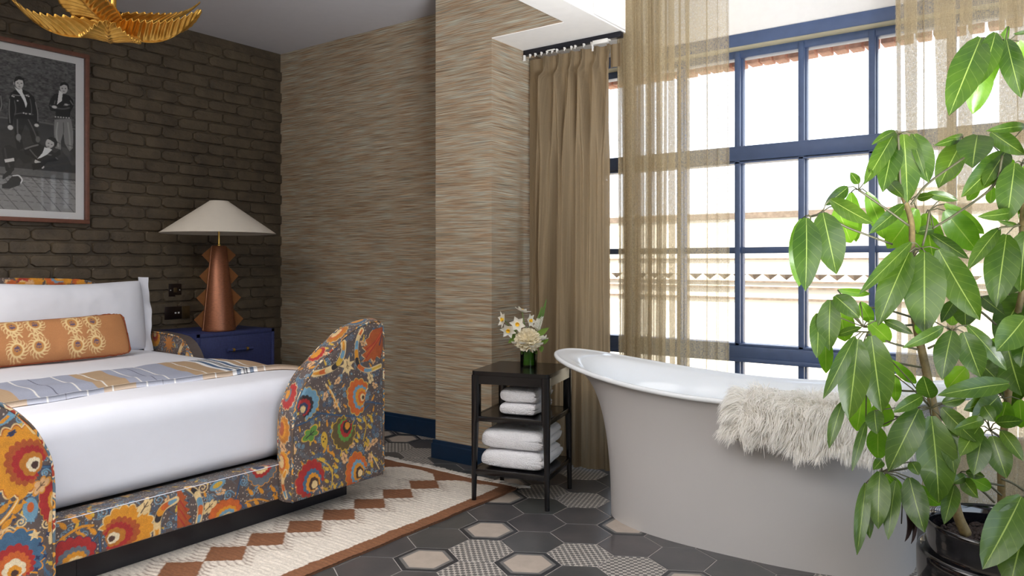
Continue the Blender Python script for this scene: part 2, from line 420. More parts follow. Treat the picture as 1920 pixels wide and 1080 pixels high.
def glassm():
    m = N('clear_window_glass'); tp = m.n('BsdfTransparent'); gl = m.n('BsdfGlossy'); gl.inputs['Roughness'].default_value = .02
    fr = m.n('Fresnel'); fr.inputs[0].default_value = 1.35; mx = m.n('MixShader'); m.l(fr.outputs[0], mx.inputs[0]); m.l(tp.outputs[0], mx.inputs[1]); m.l(gl.outputs[0], mx.inputs[2]); m.l(mx.outputs[0], m.out.inputs[0]); return m.mat
M['glass'] = glassm()
def tinted():
    m = N('green_glass_vase'); tp = m.n('BsdfTransparent'); tp.inputs[0].default_value = srgb(196, 216, 170)+(1,); gl = m.n('BsdfGlossy'); gl.inputs['Roughness'].default_value = .05
    fr = m.n('Fresnel'); fr.inputs[0].default_value = 1.45; mx = m.n('MixShader'); m.l(fr.outputs[0], mx.inputs[0]); m.l(tp.outputs[0], mx.inputs[1]); m.l(gl.outputs[0], mx.inputs[2]); m.l(mx.outputs[0], m.out.inputs[0]); return m.mat
M['vase'] = tinted()
def petal(nm, c, tl=.3):
    m = N(nm); m.base(m.ramp(m.noise(m.obj_co(), 60, 2), [(.3, tuple(x*.93 for x in c)), (.7, c)])); m.set(Roughness=.7)
    tr = m.n('BsdfTranslucent'); tr.inputs[0].default_value = tuple(c)+(1,)
    mx = m.n('MixShader'); mx.inputs[0].default_value = tl; m.l(m.b.outputs[0], mx.inputs[1]); m.l(tr.outputs[0], mx.inputs[2]); m.l(mx.outputs[0], m.out.inputs[0]); return m.mat
M['petal'] = petal('white_petal', srgb(244, 242, 232)); M['cream_petal'] = petal('cream_peony_petal', srgb(246, 238, 214))
M['leaf_small'] = petal('small_green_leaf', srgb(118, 150, 62), .4); M['spike'] = petal('green_flower_spike', srgb(120, 160, 80), .3)
M['fur'] = petal('white_sheepskin_fur', srgb(254, 252, 248), .35)
M['pot'] = simple('glazed_black_pot', srgb(12, 12, 16), .08, noise=.1, Specular_IOR_Level=.8)
# ------------------------------------------------------------------ room shell
WX, WY = -4.85, 3.62            # brick wall plane, far papered wall plane
CZ = 2.73; SZ = 2.357           # ceiling, soffit underside
PX0, PX1, PY = -2.93, -2.52, 3.26   # pier
WINY = 3.90; FRY = 4.0          # window wall face, frame plane
RX, BY = 2.6, -2.2
def structure(name, mb, mat, parent=None, **k):
    o = mb.build(name, mat, parent, **k)
    if parent is None: o['kind'] = 'structure'
    return o
def sbox(name, a, b, mat, **k): return structure(name, MB().box(a, b), mat, smooth=False, **k)
floor = sbox('floor', (WX-.2, BY-.2, -.12), (RX+.2, 4.3, -.0016), M['grout'])
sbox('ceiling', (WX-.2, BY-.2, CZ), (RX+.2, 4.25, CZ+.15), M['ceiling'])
wl = sbox('wall_left', (WX-.2, BY, 0), (WX, WY+.3, CZ), M['brick'])
sbox('wall_back_left', (WX, WY, 0), (PX0, WY+.3, CZ), M['grass'])
sbox('wall_pier', (PX0, PY, 0), (PX1, 4.25, CZ), M['grass'])
sbox('wall_header', (PX1, PY, SZ+.004), (-2.05, 4.1, CZ), M['grass'])
sbox('wall_front', (WX-.2, BY-.2, 0), (RX+.2, BY, CZ), M['plain_wall'])
b = MB(); b.box((PX1, PY+.0015, SZ), (-1.88, 4.1, SZ+.012)); b.box((-2.052, BY, SZ), (-1.88, PY+.002, CZ)); b.box((-2.05, PY, SZ+.01), (-1.88, 4.1, CZ))
structure('trim_beam', b, M['white_paint'], smooth=False)
# right wall with its big window opening
b = MB(); y0, y1, z0, z1 = -.8, 2.8, .45, 2.5
b.box((RX, BY, 0), (RX+.25, y0, CZ)); b.box((RX, y1, 0), (RX+.25, 4.25, CZ)); b.box((RX, y0, 0), (RX+.25, y1, z0)); b.box((RX, y0, z1), (RX+.25, y1, CZ))
structure('wall_right', b, M['plain_wall'], smooth=False)
# window wall
WX0, WX1, WZ0, WZ1 = -2.30, 2.10, .30, 2.268
b = MB(); b.box((PX1, WINY, 0), (WX0, 4.1, CZ)); b.box((WX1, WINY, 0), (RX, 4.1, CZ)); b.box((WX0, WINY, WZ1), (WX1, 4.1, CZ)); b.box((WX0, WINY, 0), (WX1, 4.1, WZ0))
structure('wall_back', b, M['white_paint'], smooth=False)
def baseboard(name, pts, h):
    # pts: plan polyline; profile sticks out to the right-hand side of travel
    b = MB(); prof = [(0, 0), (.018, 0), (.018, h-.022), (.012, h-.018), (.012, h-.004), (.008, h), (0, h)]
    P = [Vector((p[0], p[1])) for p in pts]; n = len(P); rings = []
    for i in range(n):
        d0 = (P[i]-P[i-1]).normalized() if i > 0 else (P[1]-P[0]).normalized(); d1 = (P[i+1]-P[i]).normalized() if i < n-1 else d0
        n0 = Vector((d0.y, -d0.x)); n1 = Vector((d1.y, -d1.x)); m_ = (n0+n1); m_ /= max(.3, m_.dot(n0))
        rings.append([(P[i].x+m_.x*o_, P[i].y+m_.y*o_, z) for o_, z in prof])
    V = [v for r_ in rings for v in r_]; k = len(prof)
    b.add(V, grid_faces(n, k, wrap_v=True)); b.add(rings[0], [list(range(k))]); b.add(rings[-1], [list(range(k))])
    return structure(name, b, M['navy_trim'], sharp=20)
baseboard('baseboard_back_left', [(WX, WY), (PX0, WY)], .118)
baseboard('baseboard_pier', [(PX0, WY), (PX0, PY), (PX1, PY), (PX1, WINY)], .105)

# ------------------------------------------------------------------ brickwork on the left wall
PIT, CRS = .2262, .0785
def brick_mesh(k):
    r = random.Random(100+k); L, Hh = PIT-.010+r.uniform(-.004, .003), CRS-.009
    pts = []
    c = .016
    for (sx, sy) in ((1, 1), (-1, 1), (-1, -1), (1, -1)):
        cc = c*r.uniform(.5, 1.5)
        a, b_ = (sx*(L/2-cc), sy*Hh/2), (sx*L/2, sy*(Hh/2-cc*.8))
        seq = [b_, a] if sx*sy > 0 else [a, b_]
        pts += seq
        if sx > 0 and sy > 0 or sx < 0 and sy < 0: pts.append((sx*-.01, sy*Hh/2))
    pts = [(p[0]+r.uniform(-.0025, .0025), p[1]+r.uniform(-.0018, .0018)) for p in pts]
    n = len(pts); V = []; 
    for (s_, d) in ((1.02, -.004), (1.0, .007), (.965, .0125)):
        for (y, z) in pts:
            V.append((d+(r.uniform(-.0015, .002) if d > .01 else 0), y*s_, z*(s_ if s_ > .97 else .88)))
    V.append((.0145+r.uniform(0, .003), r.uniform(-.02, .02), 0))
    F = [[k_*n+i, k_*n+(i+1) % n, (k_+1)*n+(i+1) % n, (k_+1)*n+i] for k_ in (0, 1) for i in range(n)]+[[2*n+i, 2*n+(i+1) % n, 3*n] for i in range(n)]
    b = MB(); b.add(V, F); return b.me('brick', M['brick'], sharp=28)
BM = [brick_mesh(k) for k in range(8)]
rest = MB(); brk = []
for row in range(35):
    z = .04+CRS*row
    if z+CRS/2 > CZ+.01: break
    for col in range(26):
        y = WY-.045-PIT*col-(PIT/2 if row % 2 else 0)+rnd.uniform(-.006, .006)
        if y+PIT/2 < BY: continue
        zz = z+rnd.uniform(-.0025, .0025)
        hid = (z < .66) or y < 1.35 or (y < 2.05 and 1.42 < z < 2.34)
        if z < .72 and y > 3.2: hid = False
        brk.append((hid, y, zz, row, col))
vis = sorted([b_ for b_ in brk if not b_[0]], key=lambda t: t[1])[:300]
vs = set((t[3], t[4]) for t in vis)
for (hid, y, z, row, col) in brk:
    me = BM[rnd.randrange(8)]; fl = rnd.choice((0, PI))
    ry = rnd.uniform(-.012, .012)
    if (row, col) in vs:
        o = obj('brick', me, wl, (WX+rnd.uniform(0, .004), y, z), (fl and 0, 0, 0)); o.rotation_euler = (fl+ry, 0, 0)
    else:
        R_ = Matrix.Rotation(fl, 3, 'X')
        rest.add([tuple(R_ @ v.co+Vector((WX+.001, y, z))) for v in me.vertices], [list(p.vertices) for p in me.polygons])
o = rest.build('brickwork', M['brick'], wl, sharp=28); o['kind'] = 'stuff'

# ------------------------------------------------------------------ hexagonal floor tiles
TW, TR, TX, TY = .224, .194, -1.617, 2.313
def hexring(s_, z): return [(s_*.1275*math.sin(PI/3*k), s_*.1275*math.cos(PI/3*k), z) for k in range(6)]
def tile_mesh(kind):
    b = MB(); V = hexring(1.0, -.006)+hexring(1.0, -.0012)+hexring(.985, 0)
    F = [[k*6+i, k*6+(i+1) % 6, (k+1)*6+(i+1) % 6, (k+1)*6+i] for k in (0, 1) for i in range(6)]
    if kind == 'bord':
        V += hexring(.84, 0)+hexring(.72, 0)
        b.add(V, F+[[12+i, 12+(i+1) % 6, 18+(i+1) % 6, 18+i] for i in range(6)], 0)
        b.add(hexring(.84, 0)+hexring(.72, 0), [[i, (i+1) % 6, 6+(i+1) % 6, 6+i] for i in range(6)], 1)
        b.add(hexring(.72, 0), [[0, 1, 2, 3, 4, 5]], 2)
        m = b.me('tile_bordered', smooth=False, mats=[M['tile_ring'], M['tile_ring2'], M['tile_cream']], norm=False)
    else:
        b.add(V, F+[[12+i for i in range(6)]]); m = b.me('tile_'+kind, M['tile'] if kind == 'dark' else M['tile_pat'], smooth=False, norm=False)
    bm = bmesh.new(); bm.from_mesh(m); bmesh.ops.recalc_face_normals(bm, faces=bm.faces)
    for f in bm.faces:
        if abs(f.normal.z) > .9 and f.normal.z < 0: f.normal_flip()
    bm.to_mesh(m); bm.free(); return m
TM = {k: tile_mesh(k) for k in ('dark', 'bord', 'pat')}
BORD = {(0, 0), (-1.5, -1), (-1.5, 1), (-2.5, 3), (.5, 3), (-8, 6), (-9, 6), (-3, 4), (2.5, 1), (-8.5, 7), (-9.5, 7), (1, -2), (4, 0)}
PAT = {(-1, 0), (-.5, -1), (.5, 1), (1.5, 1), (-2, 4), (-1, 4), (-6.5, 5), (-7.5, 5), (-6, 4), (-7.5, 7), (-2, 6), (-2.5, 7), (4.5, 3), (5, 4), (5.5, 3), (6, 2)}
tiles = []; rest = MB()
for j in range(-24, 9):
    for i2 in range(-32, 38):
        i = i2/2
        if (i2 % 2 == 1) != (j % 2 == 1): continue
        x, y = TX+TW*i, TY+TR*j
        if not (WX-.1 < x < RX+.1 and BY-.1 < y < 3.98): continue
        if x < -2.93 and y > 3.68 : continue
        if PX0+.1 < x < PX1-.1 and y > 3.4: continue
        kind = 'bord' if (i, j) in BORD else 'pat' if (i, j) in PAT else 'dark'
        under = (-3.1 < x < -2.35 and y < 2.9) or x < -3.8 or (x < -2.8 and y < 2.85) or y < 1.75 or x > .5 or (-1.45 < x < -.75 and 3.0 < y < 3.25)
        if under:
            if x < -2.9 and y < 2.4: continue
            rest.add([tuple(v.co+Vector((x, y, -.0004))) for v in TM['dark'].vertices], [list(p.vertices) for p in TM['dark'].polygons])
        else:
            o = obj('hexagon_tile', TM[kind], floor, (x, y, rnd.uniform(-.0004, .0003)), (0, 0, rnd.randrange(6)*PI/3 if kind != 'pat' else rnd.choice((0, PI/3, 2*PI/3))))
            tiles.append(o)
o = rest.build('floor_tiling', M['tile'], floor, smooth=False); o['kind'] = 'stuff'
print('tiles', len(tiles), 'bricks', len(vis))

# ------------------------------------------------------------------ window
win = empty('window_1', (-.1, FRY, WZ0), kind='structure')
def wpart(name, mb, mat, **k):
    me = mb.me(name, mat, **k); me.transform(Matrix.Translation((.1, -FRY, -WZ0))); return obj(name, me, win)
# lintel strip on the room face, painted reveal
wpart('lintel', MB().box((WX0-.05, WINY-.012, WZ1-.002), (WX1+.05, WINY+.003, 2.329), bev=.002), M['frame_paint'])
b = MB(); b.box((WX0, WINY, WZ1-.003), (WX1, 4.02, WZ1+.002)); b.box((WX0-.002, WINY, WZ0), (WX0+.004, 4.0, WZ1)); wpart('reveal', b, M['reveal'], smooth=False)
wpart('window_sill', MB().box((WX0, WINY-.04, WZ0-.03), (WX1, 4.03, WZ0+.004), bev=.004), M['frame_paint'])
b = MB(); T = .015
b.box((WX0, FRY-.02, 2.226), (WX1, FRY+.05, WZ1), bev=.004); b.box((WX0, FRY-.02, WZ0), (WX1, FRY+.05, WZ0+.05), bev=.004)
b.box((WX0, FRY-.02, WZ0), (WX0+.05, FRY+.05, WZ1), bev=.004); b.box((WX1-.05, FRY-.02, WZ0), (WX1, FRY+.05, WZ1), bev=.004)
wpart('window_frame', b, M['frame_paint'])
wpart('transom', MB().box((WX0, FRY-.035, 1.672), (WX1, FRY+.05, 1.752), bev=.006).box((WX0, FRY-.03, 1.66), (WX1, FRY+.045, 1.668)), M['frame_paint'])
wpart('transom', MB().box((WX0, FRY-.04, .612), (WX1, FRY+.05, .684), bev=.006).box((WX0, FRY-.05, .60), (WX1, FRY+.045, .622), bev=.003).box((WX0, FRY-.03, .686), (WX1, FRY+.045, .696)), M['frame_paint'])
wpart('glazing_bar', MB().box((WX0, FRY-.012, 1.178), (WX1, FRY+.03, 1.212), bev=.004), M['frame_paint'])
mx = [-1.405+.3315*k for k in range(-2, 10)]
for x in mx:
    b = MB(); b.box((x-.0145, FRY-.03, WZ0+.03), (x+.0145, FRY-.003, WZ1-.01), bev=.004); b.box((x-.019, FRY+.004, WZ0+.03), (x+.019, FRY+.045, WZ1-.01), bev=.003)
    b.box((x-.006, FRY-.004, WZ0+.03), (x+.006, FRY+.006, WZ1-.01))
    wpart('mullion', b, M['frame_paint'])
xs = [WX0+.05]+mx+[WX1-.05]
for a, c in zip(xs[:-1], xs[1:]):
    for z0, z1 in ((WZ0+.05, .612), (.69, 1.18), (1.21, 1.665), (1.75, 2.228)):
        wpart('window_pane', MB().add([(a, FRY+.02, z0), (c, FRY+.02, z0), (c, FRY+.02, z1), (a, FRY+.02, z1)], [(0, 1, 2, 3)]), M['glass'], smooth=False, norm=False)

# outside: soldier bricks over the opening
arch = empty('brick_lintel', (0, 4.2, 2.2), label='row of orange bricks just outside, along the top of the window', cat='lintel')
arch['category'] = 'lintel'
sb = [MB().box((-.031, -.05, 0), (.031, .05, .215), bev=.006) for _ in range(3)]
sbm = [s_.me('brick', M['brick_red']) for s_ in sb]
for k in range(58):
    x = -2.3+k*.076+rnd.uniform(-.004, .004)
    obj('brick', sbm[k % 3], arch, (x, rnd.uniform(-.004, .004), .031+rnd.uniform(-.003, .003)), (0, rnd.uniform(-.03, .03), 0))

# ------------------------------------------------------------------ building across the street
FY = 15.0
bl = empty('street_building', (0, FY, -3.0), label='pale sunlit stone building across the street with carved frieze bands', cat='building')
def bpart(name, mb, mat, **k):
    me = mb.me(name, mat, **k); me.transform(Matrix.Translation((0, -FY, 3.0))); return obj(name, me, bl)
def fz(v, y=FY): return ony(1440, v, y)[2]
bpart('facade', MB().box((-26, FY, -3.0), (22, FY+6, fz(405))), M['facade'], smooth=False)
bpart('roof', MB().box((-26, FY-.02, fz(405)), (22, FY+6.3, fz(395, FY))), M['roof_slate'], smooth=False)
for v0, v1, d, mt in ((397, 408, .10, 'shade_stone'), (484, 487, .12, 'shade_stone'), (527, 530, .10, 'shade_stone'), (538, 542, .15, 'shade_stone'), (559, 563, .12, 'shade_stone')):
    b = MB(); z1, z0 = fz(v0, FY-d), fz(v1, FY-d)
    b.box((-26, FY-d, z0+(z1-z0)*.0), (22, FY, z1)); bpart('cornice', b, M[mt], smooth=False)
# diamond frieze: rows of little pyramids, lower faces coloured as if shaded
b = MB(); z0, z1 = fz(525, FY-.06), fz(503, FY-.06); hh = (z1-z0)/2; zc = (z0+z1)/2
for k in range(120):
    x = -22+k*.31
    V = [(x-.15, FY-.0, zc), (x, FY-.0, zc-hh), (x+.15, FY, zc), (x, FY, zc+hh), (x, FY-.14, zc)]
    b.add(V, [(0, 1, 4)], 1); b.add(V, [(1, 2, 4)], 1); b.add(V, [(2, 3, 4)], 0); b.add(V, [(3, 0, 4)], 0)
o = bpart('diamond_frieze', b, None, smooth=False, mats=[M['facade'], M['shade_stone']], norm=False)
b = MB(); b.box((-2.5, FY+2, fz(405)), (14, FY+5, fz(366, FY+2))); bpart('attic', b, M['facade'], smooth=False)
b = MB(); b.box((-2.6, FY+1.9, fz(367, FY+1.9)), (14, FY+5, fz(364, FY+1.9))); bpart('parapet', b, M['roof_slate'], smooth=False)
st = MB().box((-40, 4.6, -3.2), (40, FY+.5, -3.0)).build('street', M['street'], None, smooth=False); tag(st, kind='structure')
# ------------------------------------------------------------------ painter: colours per vertex on fine cloth meshes
C_ = dict(gold=(222,150,32), dgold=(190,120,28), orange=(206,100,34), dorange=(176,84,30), red=(172,36,34), cream=(236,208,150), peach=(226,180,128), brown=(70,44,34),
          blue=(64,104,136), lblue=(112,158,182), navy=(38,54,92), grey=(100,112,122), olive=(98,82,44), green=(96,148,60), yellow=(216,176,56), black=(40,34,38), lcream=(240,226,190))
C_ = {k: np.array(srgb(v)) for k, v in C_.items()}
class Paint:
    def __init__(s, P, base, ss=.0008):
        s.P = np.asarray(P, float); s.C = np.tile(np.array(base), (len(P), 1)).astype(float); s.A = np.zeros(len(P)); s.ss = ss
    def _put(s, idx, cov, col):
        cov = np.clip(cov, 0, 1)[:, None]; col = C_[col] if isinstance(col, str) else np.array(col)
        s.C[idx] = s.C[idx]*(1-cov)+col*cov; s.A[idx] = np.maximum(s.A[idx], cov[:, 0])
    def near(s, x0, x1, y0, y1): return np.nonzero((s.P[:, 0] > x0) & (s.P[:, 0] < x1) & (s.P[:, 1] > y0) & (s.P[:, 1] < y1))[0]
    def blob(s, cx, cy, rx, ry, col, ang=0, n=0, amp=.08, notch=None, nw=.5):
        R = max(rx, ry)*1.25; I = s.near(cx-R, cx+R, cy-R, cy+R)
        if not len(I): return
        d = s.P[I]-(cx, cy); c, sn = math.cos(ang), math.sin(ang); x = (d[:, 0]*c+d[:, 1]*sn)/rx; y = (-d[:, 0]*sn+d[:, 1]*c)/ry
        r = np.hypot(x, y); th = np.arctan2(y, x); lim = np.ones(len(I))
        if n: lim += amp*1.3*(np.abs(np.sin(n*th/2+.6*np.sin(th*2+cx*40)))-.6)+.05*np.sin(th*3+cy*50)
        if notch is not None:
            dt = np.abs((th-notch+PI) % (2*PI)-PI); lim -= .9*np.clip(1-dt/nw, 0, 1)**.6
        s._put(I, (lim-r)*min(rx, ry)/s.ss*.6+.5, col)
    def flower(s, cx, cy, rx, ry, cols, out=None, ang=0.0, n=13):
        # ang: direction of the stem (centre slides towards it, petals open away)
        k = len(cols); sc_ = [1, .68, .52, .36, .22, .12][:k]
        if out: s.blob(cx, cy, rx*1.05, ry*1.05, out, 0, n, .09, ang, .62)
        for i, c in enumerate(cols):
            sh = (1-sc_[i])*.58
            s.blob(cx+math.cos(ang)*rx*sh, cy+math.sin(ang)*ry*sh, rx*sc_[i], ry*sc_[i], c, 0, n if i < 3 else 7, .1, ang if i < 3 else None, (.66, .55, .45)[min(i, 2)])
    def line(s, pts, wd, col, w2=None):
        pts = np.asarray(pts, float)
        for i in range(len(pts)-1):
            a, b = pts[i], pts[i+1]; m_ = wd*1.5+.002
            I = s.near(min(a[0], b[0])-m_, max(a[0], b[0])+m_, min(a[1], b[1])-m_, max(a[1], b[1])+m_)
            if not len(I): continue
            ab = b-a; t = np.clip(((s.P[I]-a)@ab)/(ab@ab+1e-12), 0, 1); d = np.linalg.norm(s.P[I]-a-t[:, None]*ab, axis=1)
            ww = wd if w2 is None else wd+(w2-wd)*(i+t)/(len(pts)-1)
            s._put(I, (ww/2-d)/s.ss*.6+.5, col)
    def curve(s, pts, wd, col, w2=None, n=14):
        s.line(smooth_curve(pts, n), wd, col, w2)
    def poly(s, pts, col):
        pts = np.asarray(pts, float); I = s.near(pts[:, 0].min(), pts[:, 0].max(), pts[:, 1].min(), pts[:, 1].max())
        if not len(I): return
        P = s.P[I]; ins = np.zeros(len(I), bool); n = len(pts); j = n-1
        for i in range(n):
            a, b = pts[i], pts[j]
            cnd = ((a[1] > P[:, 1]) != (b[1] > P[:, 1])) & (P[:, 0] < (b[0]-a[0])*(P[:, 1]-a[1])/(b[1]-a[1]+1e-12)+a[0]); ins ^= cnd; j = i
        s._put(I[ins], np.ones(ins.sum()), col)
    def spiral(s, x, y, r, col, d=1, a0=0.0, wd=.0022, tail=.02):
        t = np.linspace(0, 1, 20); a = a0+d*t*1.6*2*PI; rr = r*(1-.88*t)
        pts = np.stack([x+rr*np.cos(a), y+rr*np.sin(a)], 1)
        p0 = pts[0]+tail*np.array([-d*-math.sin(a0), -d*math.cos(a0)])*-1*-1
        s.line(np.vstack([p0[None], pts]), wd, col)
    def star(s, x, y, r, col, n=5, a0=0):
        pts = [(x+(r if i % 2 == 0 else r*.42)*math.cos(a0+PI*i/n), y+(r if i % 2 == 0 else r*.42)*math.sin(a0+PI*i/n)) for i in range(2*n)]
        s.poly(pts, col)
    def fish(s, x, y, r, a, col):
        s.blob(x, y, r, r*.5, col, a); c, sn = math.cos(a), math.sin(a)
        bx, by = x-c*r*1.0, y-sn*r*1.0
        s.poly([(x-c*r*.7, y-sn*r*.7), (bx-c*r*.6-sn*r*.5, by-sn*r*.6+c*r*.5), (bx-c*r*.6+sn*r*.5, by-sn*r*.6-c*r*.5)], col)
    def leaf(s, x, y, r, a, col, vein='brown'):
        s.blob(x, y, r, r*.62, col, a, 5, .35); c, sn = math.cos(a), math.sin(a)
        s.line([(x-c*r*.7, y-sn*r*.7), (x+c*r*.5, y+sn*r*.5)], r*.12, vein)
        for g in (.7, -.7): s.line([(x-c*r*.1, y-sn*r*.1), (x-c*r*.1+r*.45*math.cos(a+g), y-sn*r*.1+r*.45*math.sin(a+g))], r*.09, vein)
    def ribbon(s, pts, wd, cols, n=12):
        P = smooth_curve(pts, n); k = len(P)-1
        s.line(P, wd*1.25, 'cream')
        for i in range(k):
            c = cols[int(i/k*len(cols)*1.0) % len(cols)]; m_ = math.sin(PI*(i+.5)/k)*.7+.45; s.line(P[i:i+2], wd*m_, c)
def smooth_curve(pts, n=14):
    pts = np.asarray(pts, float); k = len(pts)
    if k < 3: return np.array([pts[0]+(pts[-1]-pts[0])*t for t in np.linspace(0, 1, n)])
    Q = np.vstack([2*pts[0]-pts[1], pts, 2*pts[-1]-pts[-2]]); out = []
    for i in range(1, k):
        p0, p1, p2, p3 = Q[i-1], Q[i], Q[i+1], Q[i+2]
        for t in np.linspace(0, 1, n, endpoint=(i == k-1)):
            out.append(.5*((2*p1)+(-p0+p2)*t+(2*p0-5*p1+4*p2-p3)*t*t+(-p0+3*p1-3*p2+p3)*t**3))
    return np.array(out)
GROUND = srgb(92, 80, 76)
def filler(p, box, seed, dens=1.0):
    """small scrolls, sprigs and fish between the large flowers"""
    r = random.Random(seed); x0, x1, y0, y1 = box; A = (x1-x0)*(y1-y0)
    for _ in range(int(A*330*dens)):
        x, y = r.uniform(x0, x1), r.uniform(y0, y1)
        p.spiral(x, y, r.uniform(.009, .015), r.choice(['lblue', 'blue', 'blue', 'grey', 'lblue']), r.choice((1, -1)), r.uniform(0, 6), .0024)
    for _ in range(int(A*190*dens)):
        x, y = r.uniform(x0, x1), r.uniform(y0, y1); p.star(x, y, r.uniform(.006, .010), r.choice(['lblue', 'blue', 'navy', 'yellow']), 4, r.uniform(0, 3))
    for _ in range(int(A*120*dens)):
        x, y = r.uniform(x0, x1), r.uniform(y0, y1); p.fish(x, y, r.uniform(.008, .012), r.uniform(-2.4, -.6), r.choice(['yellow', 'gold', 'yellow']))
    for _ in range(int(A*22*dens)):
        x, y = r.uniform(x0, x1), r.uniform(y0, y1); p.leaf(x, y, r.uniform(.016, .022), r.uniform(0, 6), 'peach')
def fabric_right(P):
    p = Paint(P, GROUND, .0012); k = .00098
    def q(x, y):
        a = onx(500+x*.352, 580+y*.352, -2.61); return a[1], a[2]
    filler(p, (1.9, 2.75, .05, .95), 3, 1.9)
    def S(pts, w_, c, **kk): p.curve([q(*t) for t in pts], w_, c, **kk)
    for pts in ([(205, 540), (300, 555), (400, 565), (480, 565), (545, 510)], [(160, 620), (230, 590), (280, 560)], [(490, 560), (465, 605), (440, 645)], [(505, 492), (560, 495), (640, 508)], [(250, 905), (300, 980)], [(490, 870), (530, 900), (600, 895)], [(110, 460), (140, 480), (160, 520)], [(370, 190), (380, 140), (440, 120)]):
        S(pts, .008, 'navy'); S(pts, .0035, 'blue')
    S([(315, 400), (350, 450), (370, 500), (392, 545)], .009, 'cream'); 
    for i in range(6): S([(325+i*11, 412+i*22), (330+i*11, 424+i*22)], .006, 'gold')
    S([(270, 795), (330, 830), (350, 880), (345, 960)], .006, 'yellow'); S([(520, 570), (530, 620), (515, 700)], .005, 'yellow'); S([(560, 770), (600, 850)], .005, 'cream')
    for (x, y) in ((300, 800), (375, 805), (320, 850), (370, 840), (345, 855), (320, 915), (375, 890), (365, 945), (495, 590), (552, 570), (500, 630), (550, 625), (490, 675), (540, 700), (535, 720), (480, 700), (560, 590), (560, 830), (545, 870), (585, 800), (300, 860), (320, 960), (10, 900), (130, 890)): p.fish(*q(x, y), .014, -1.1+(x % 7)*.1, 'yellow')
    F = lambda x, y, rx, ry, cols, out, a: p.flower(*q(x, y), rx*k*1.03, ry*k*.93, cols, out, a)
    F(487, 462, 62, 88, ['dgold', 'orange', 'lblue', 'gold', 'brown'], 'lcream', -.3)
    p.flower(*q(487, 462), .062, .08, ['orange', 'lblue', 'gold', 'orange', 'cream', 'brown'], 'yellow', -.25)
    F(212, 500, 62, 75, ['lblue', 'black', 'red', 'navy', 'cream'], 'yellow', -2.3)
    F(413, 655, 66, 82, ['olive', 'green', 'red', 'black', 'gold'], 'yellow', .9)
    F(235, 905, 72, 84, ['red', 'blue', 'gold', 'brown', 'cream'], 'dorange', -.9)
    F(478, 855, 62, 84, ['orange', 'lblue', 'gold', 'brown', 'cream'], 'gold', -.6)
    # flame leaf
    c0 = [(625, 90), (560, 110), (545, 130), (540, 150), (520, 165), (530, 190), (505, 205), (525, 225), (500, 245), (520, 262), (500, 283), (535, 275), (550, 262), (565, 280), (580, 250), (600, 262), (612, 220), (625, 180)]
    p.poly([q(x+3, y) for x, y in c0], 'cream'); p.poly([q(x+6, y-1) for x, y in c0], 'dorange')
    for d in (0, 18, 36): S([(615-d*.3, 110+d), (580-d*.4, 170+d), (530, 215+d*1.2)], .005, ['red', 'orange', 'red'][d//18])
    S([(618, 130), (600, 190)], .006, 'navy')
    p.ribbon([q(*t) for t in [(255, 345), (310, 330), (370, 300), (405, 240), (412, 175)]], .022, ['gold', 'orange', 'cream', 'black', 'yellow', 'lblue', 'gold'])
    p.ribbon([q(*t) for t in [(510, 110), (485, 160), (478, 230), (490, 300), (540, 325), (608, 300)]], .018, ['orange', 'cream', 'lblue', 'gold', 'black', 'orange', 'lblue', 'yellow'])
    p.star(*q(430, 300), .048, 'cream', 7, .4); p.leaf(*q(430, 300), .03, -1.4, 'cream'); p.leaf(*q(552, 365), .026, -1.2, 'cream')
    p.leaf(*q(235, 665), .046, .5, 'yellow', 'green'); p.leaf(*q(235, 665), .040, .5, 'green', 'black')
    p.blob(*q(307, 695), .018, .036, 'yellow', .1); p.poly([q(300, 720), q(322, 720), q(312, 758)], 'yellow')
    for (x, y) in ((300, 680), (312, 690), (303, 705)): p.blob(*q(x, y), .004, .004, 'black')
    p.leaf(*q(415, 792), .026, -1.2, 'peach'); p.leaf(*q(572, 705), .022, .4, 'peach'); p.leaf(*q(110, 960), .03, 1, 'lblue', 'cream')
    return p
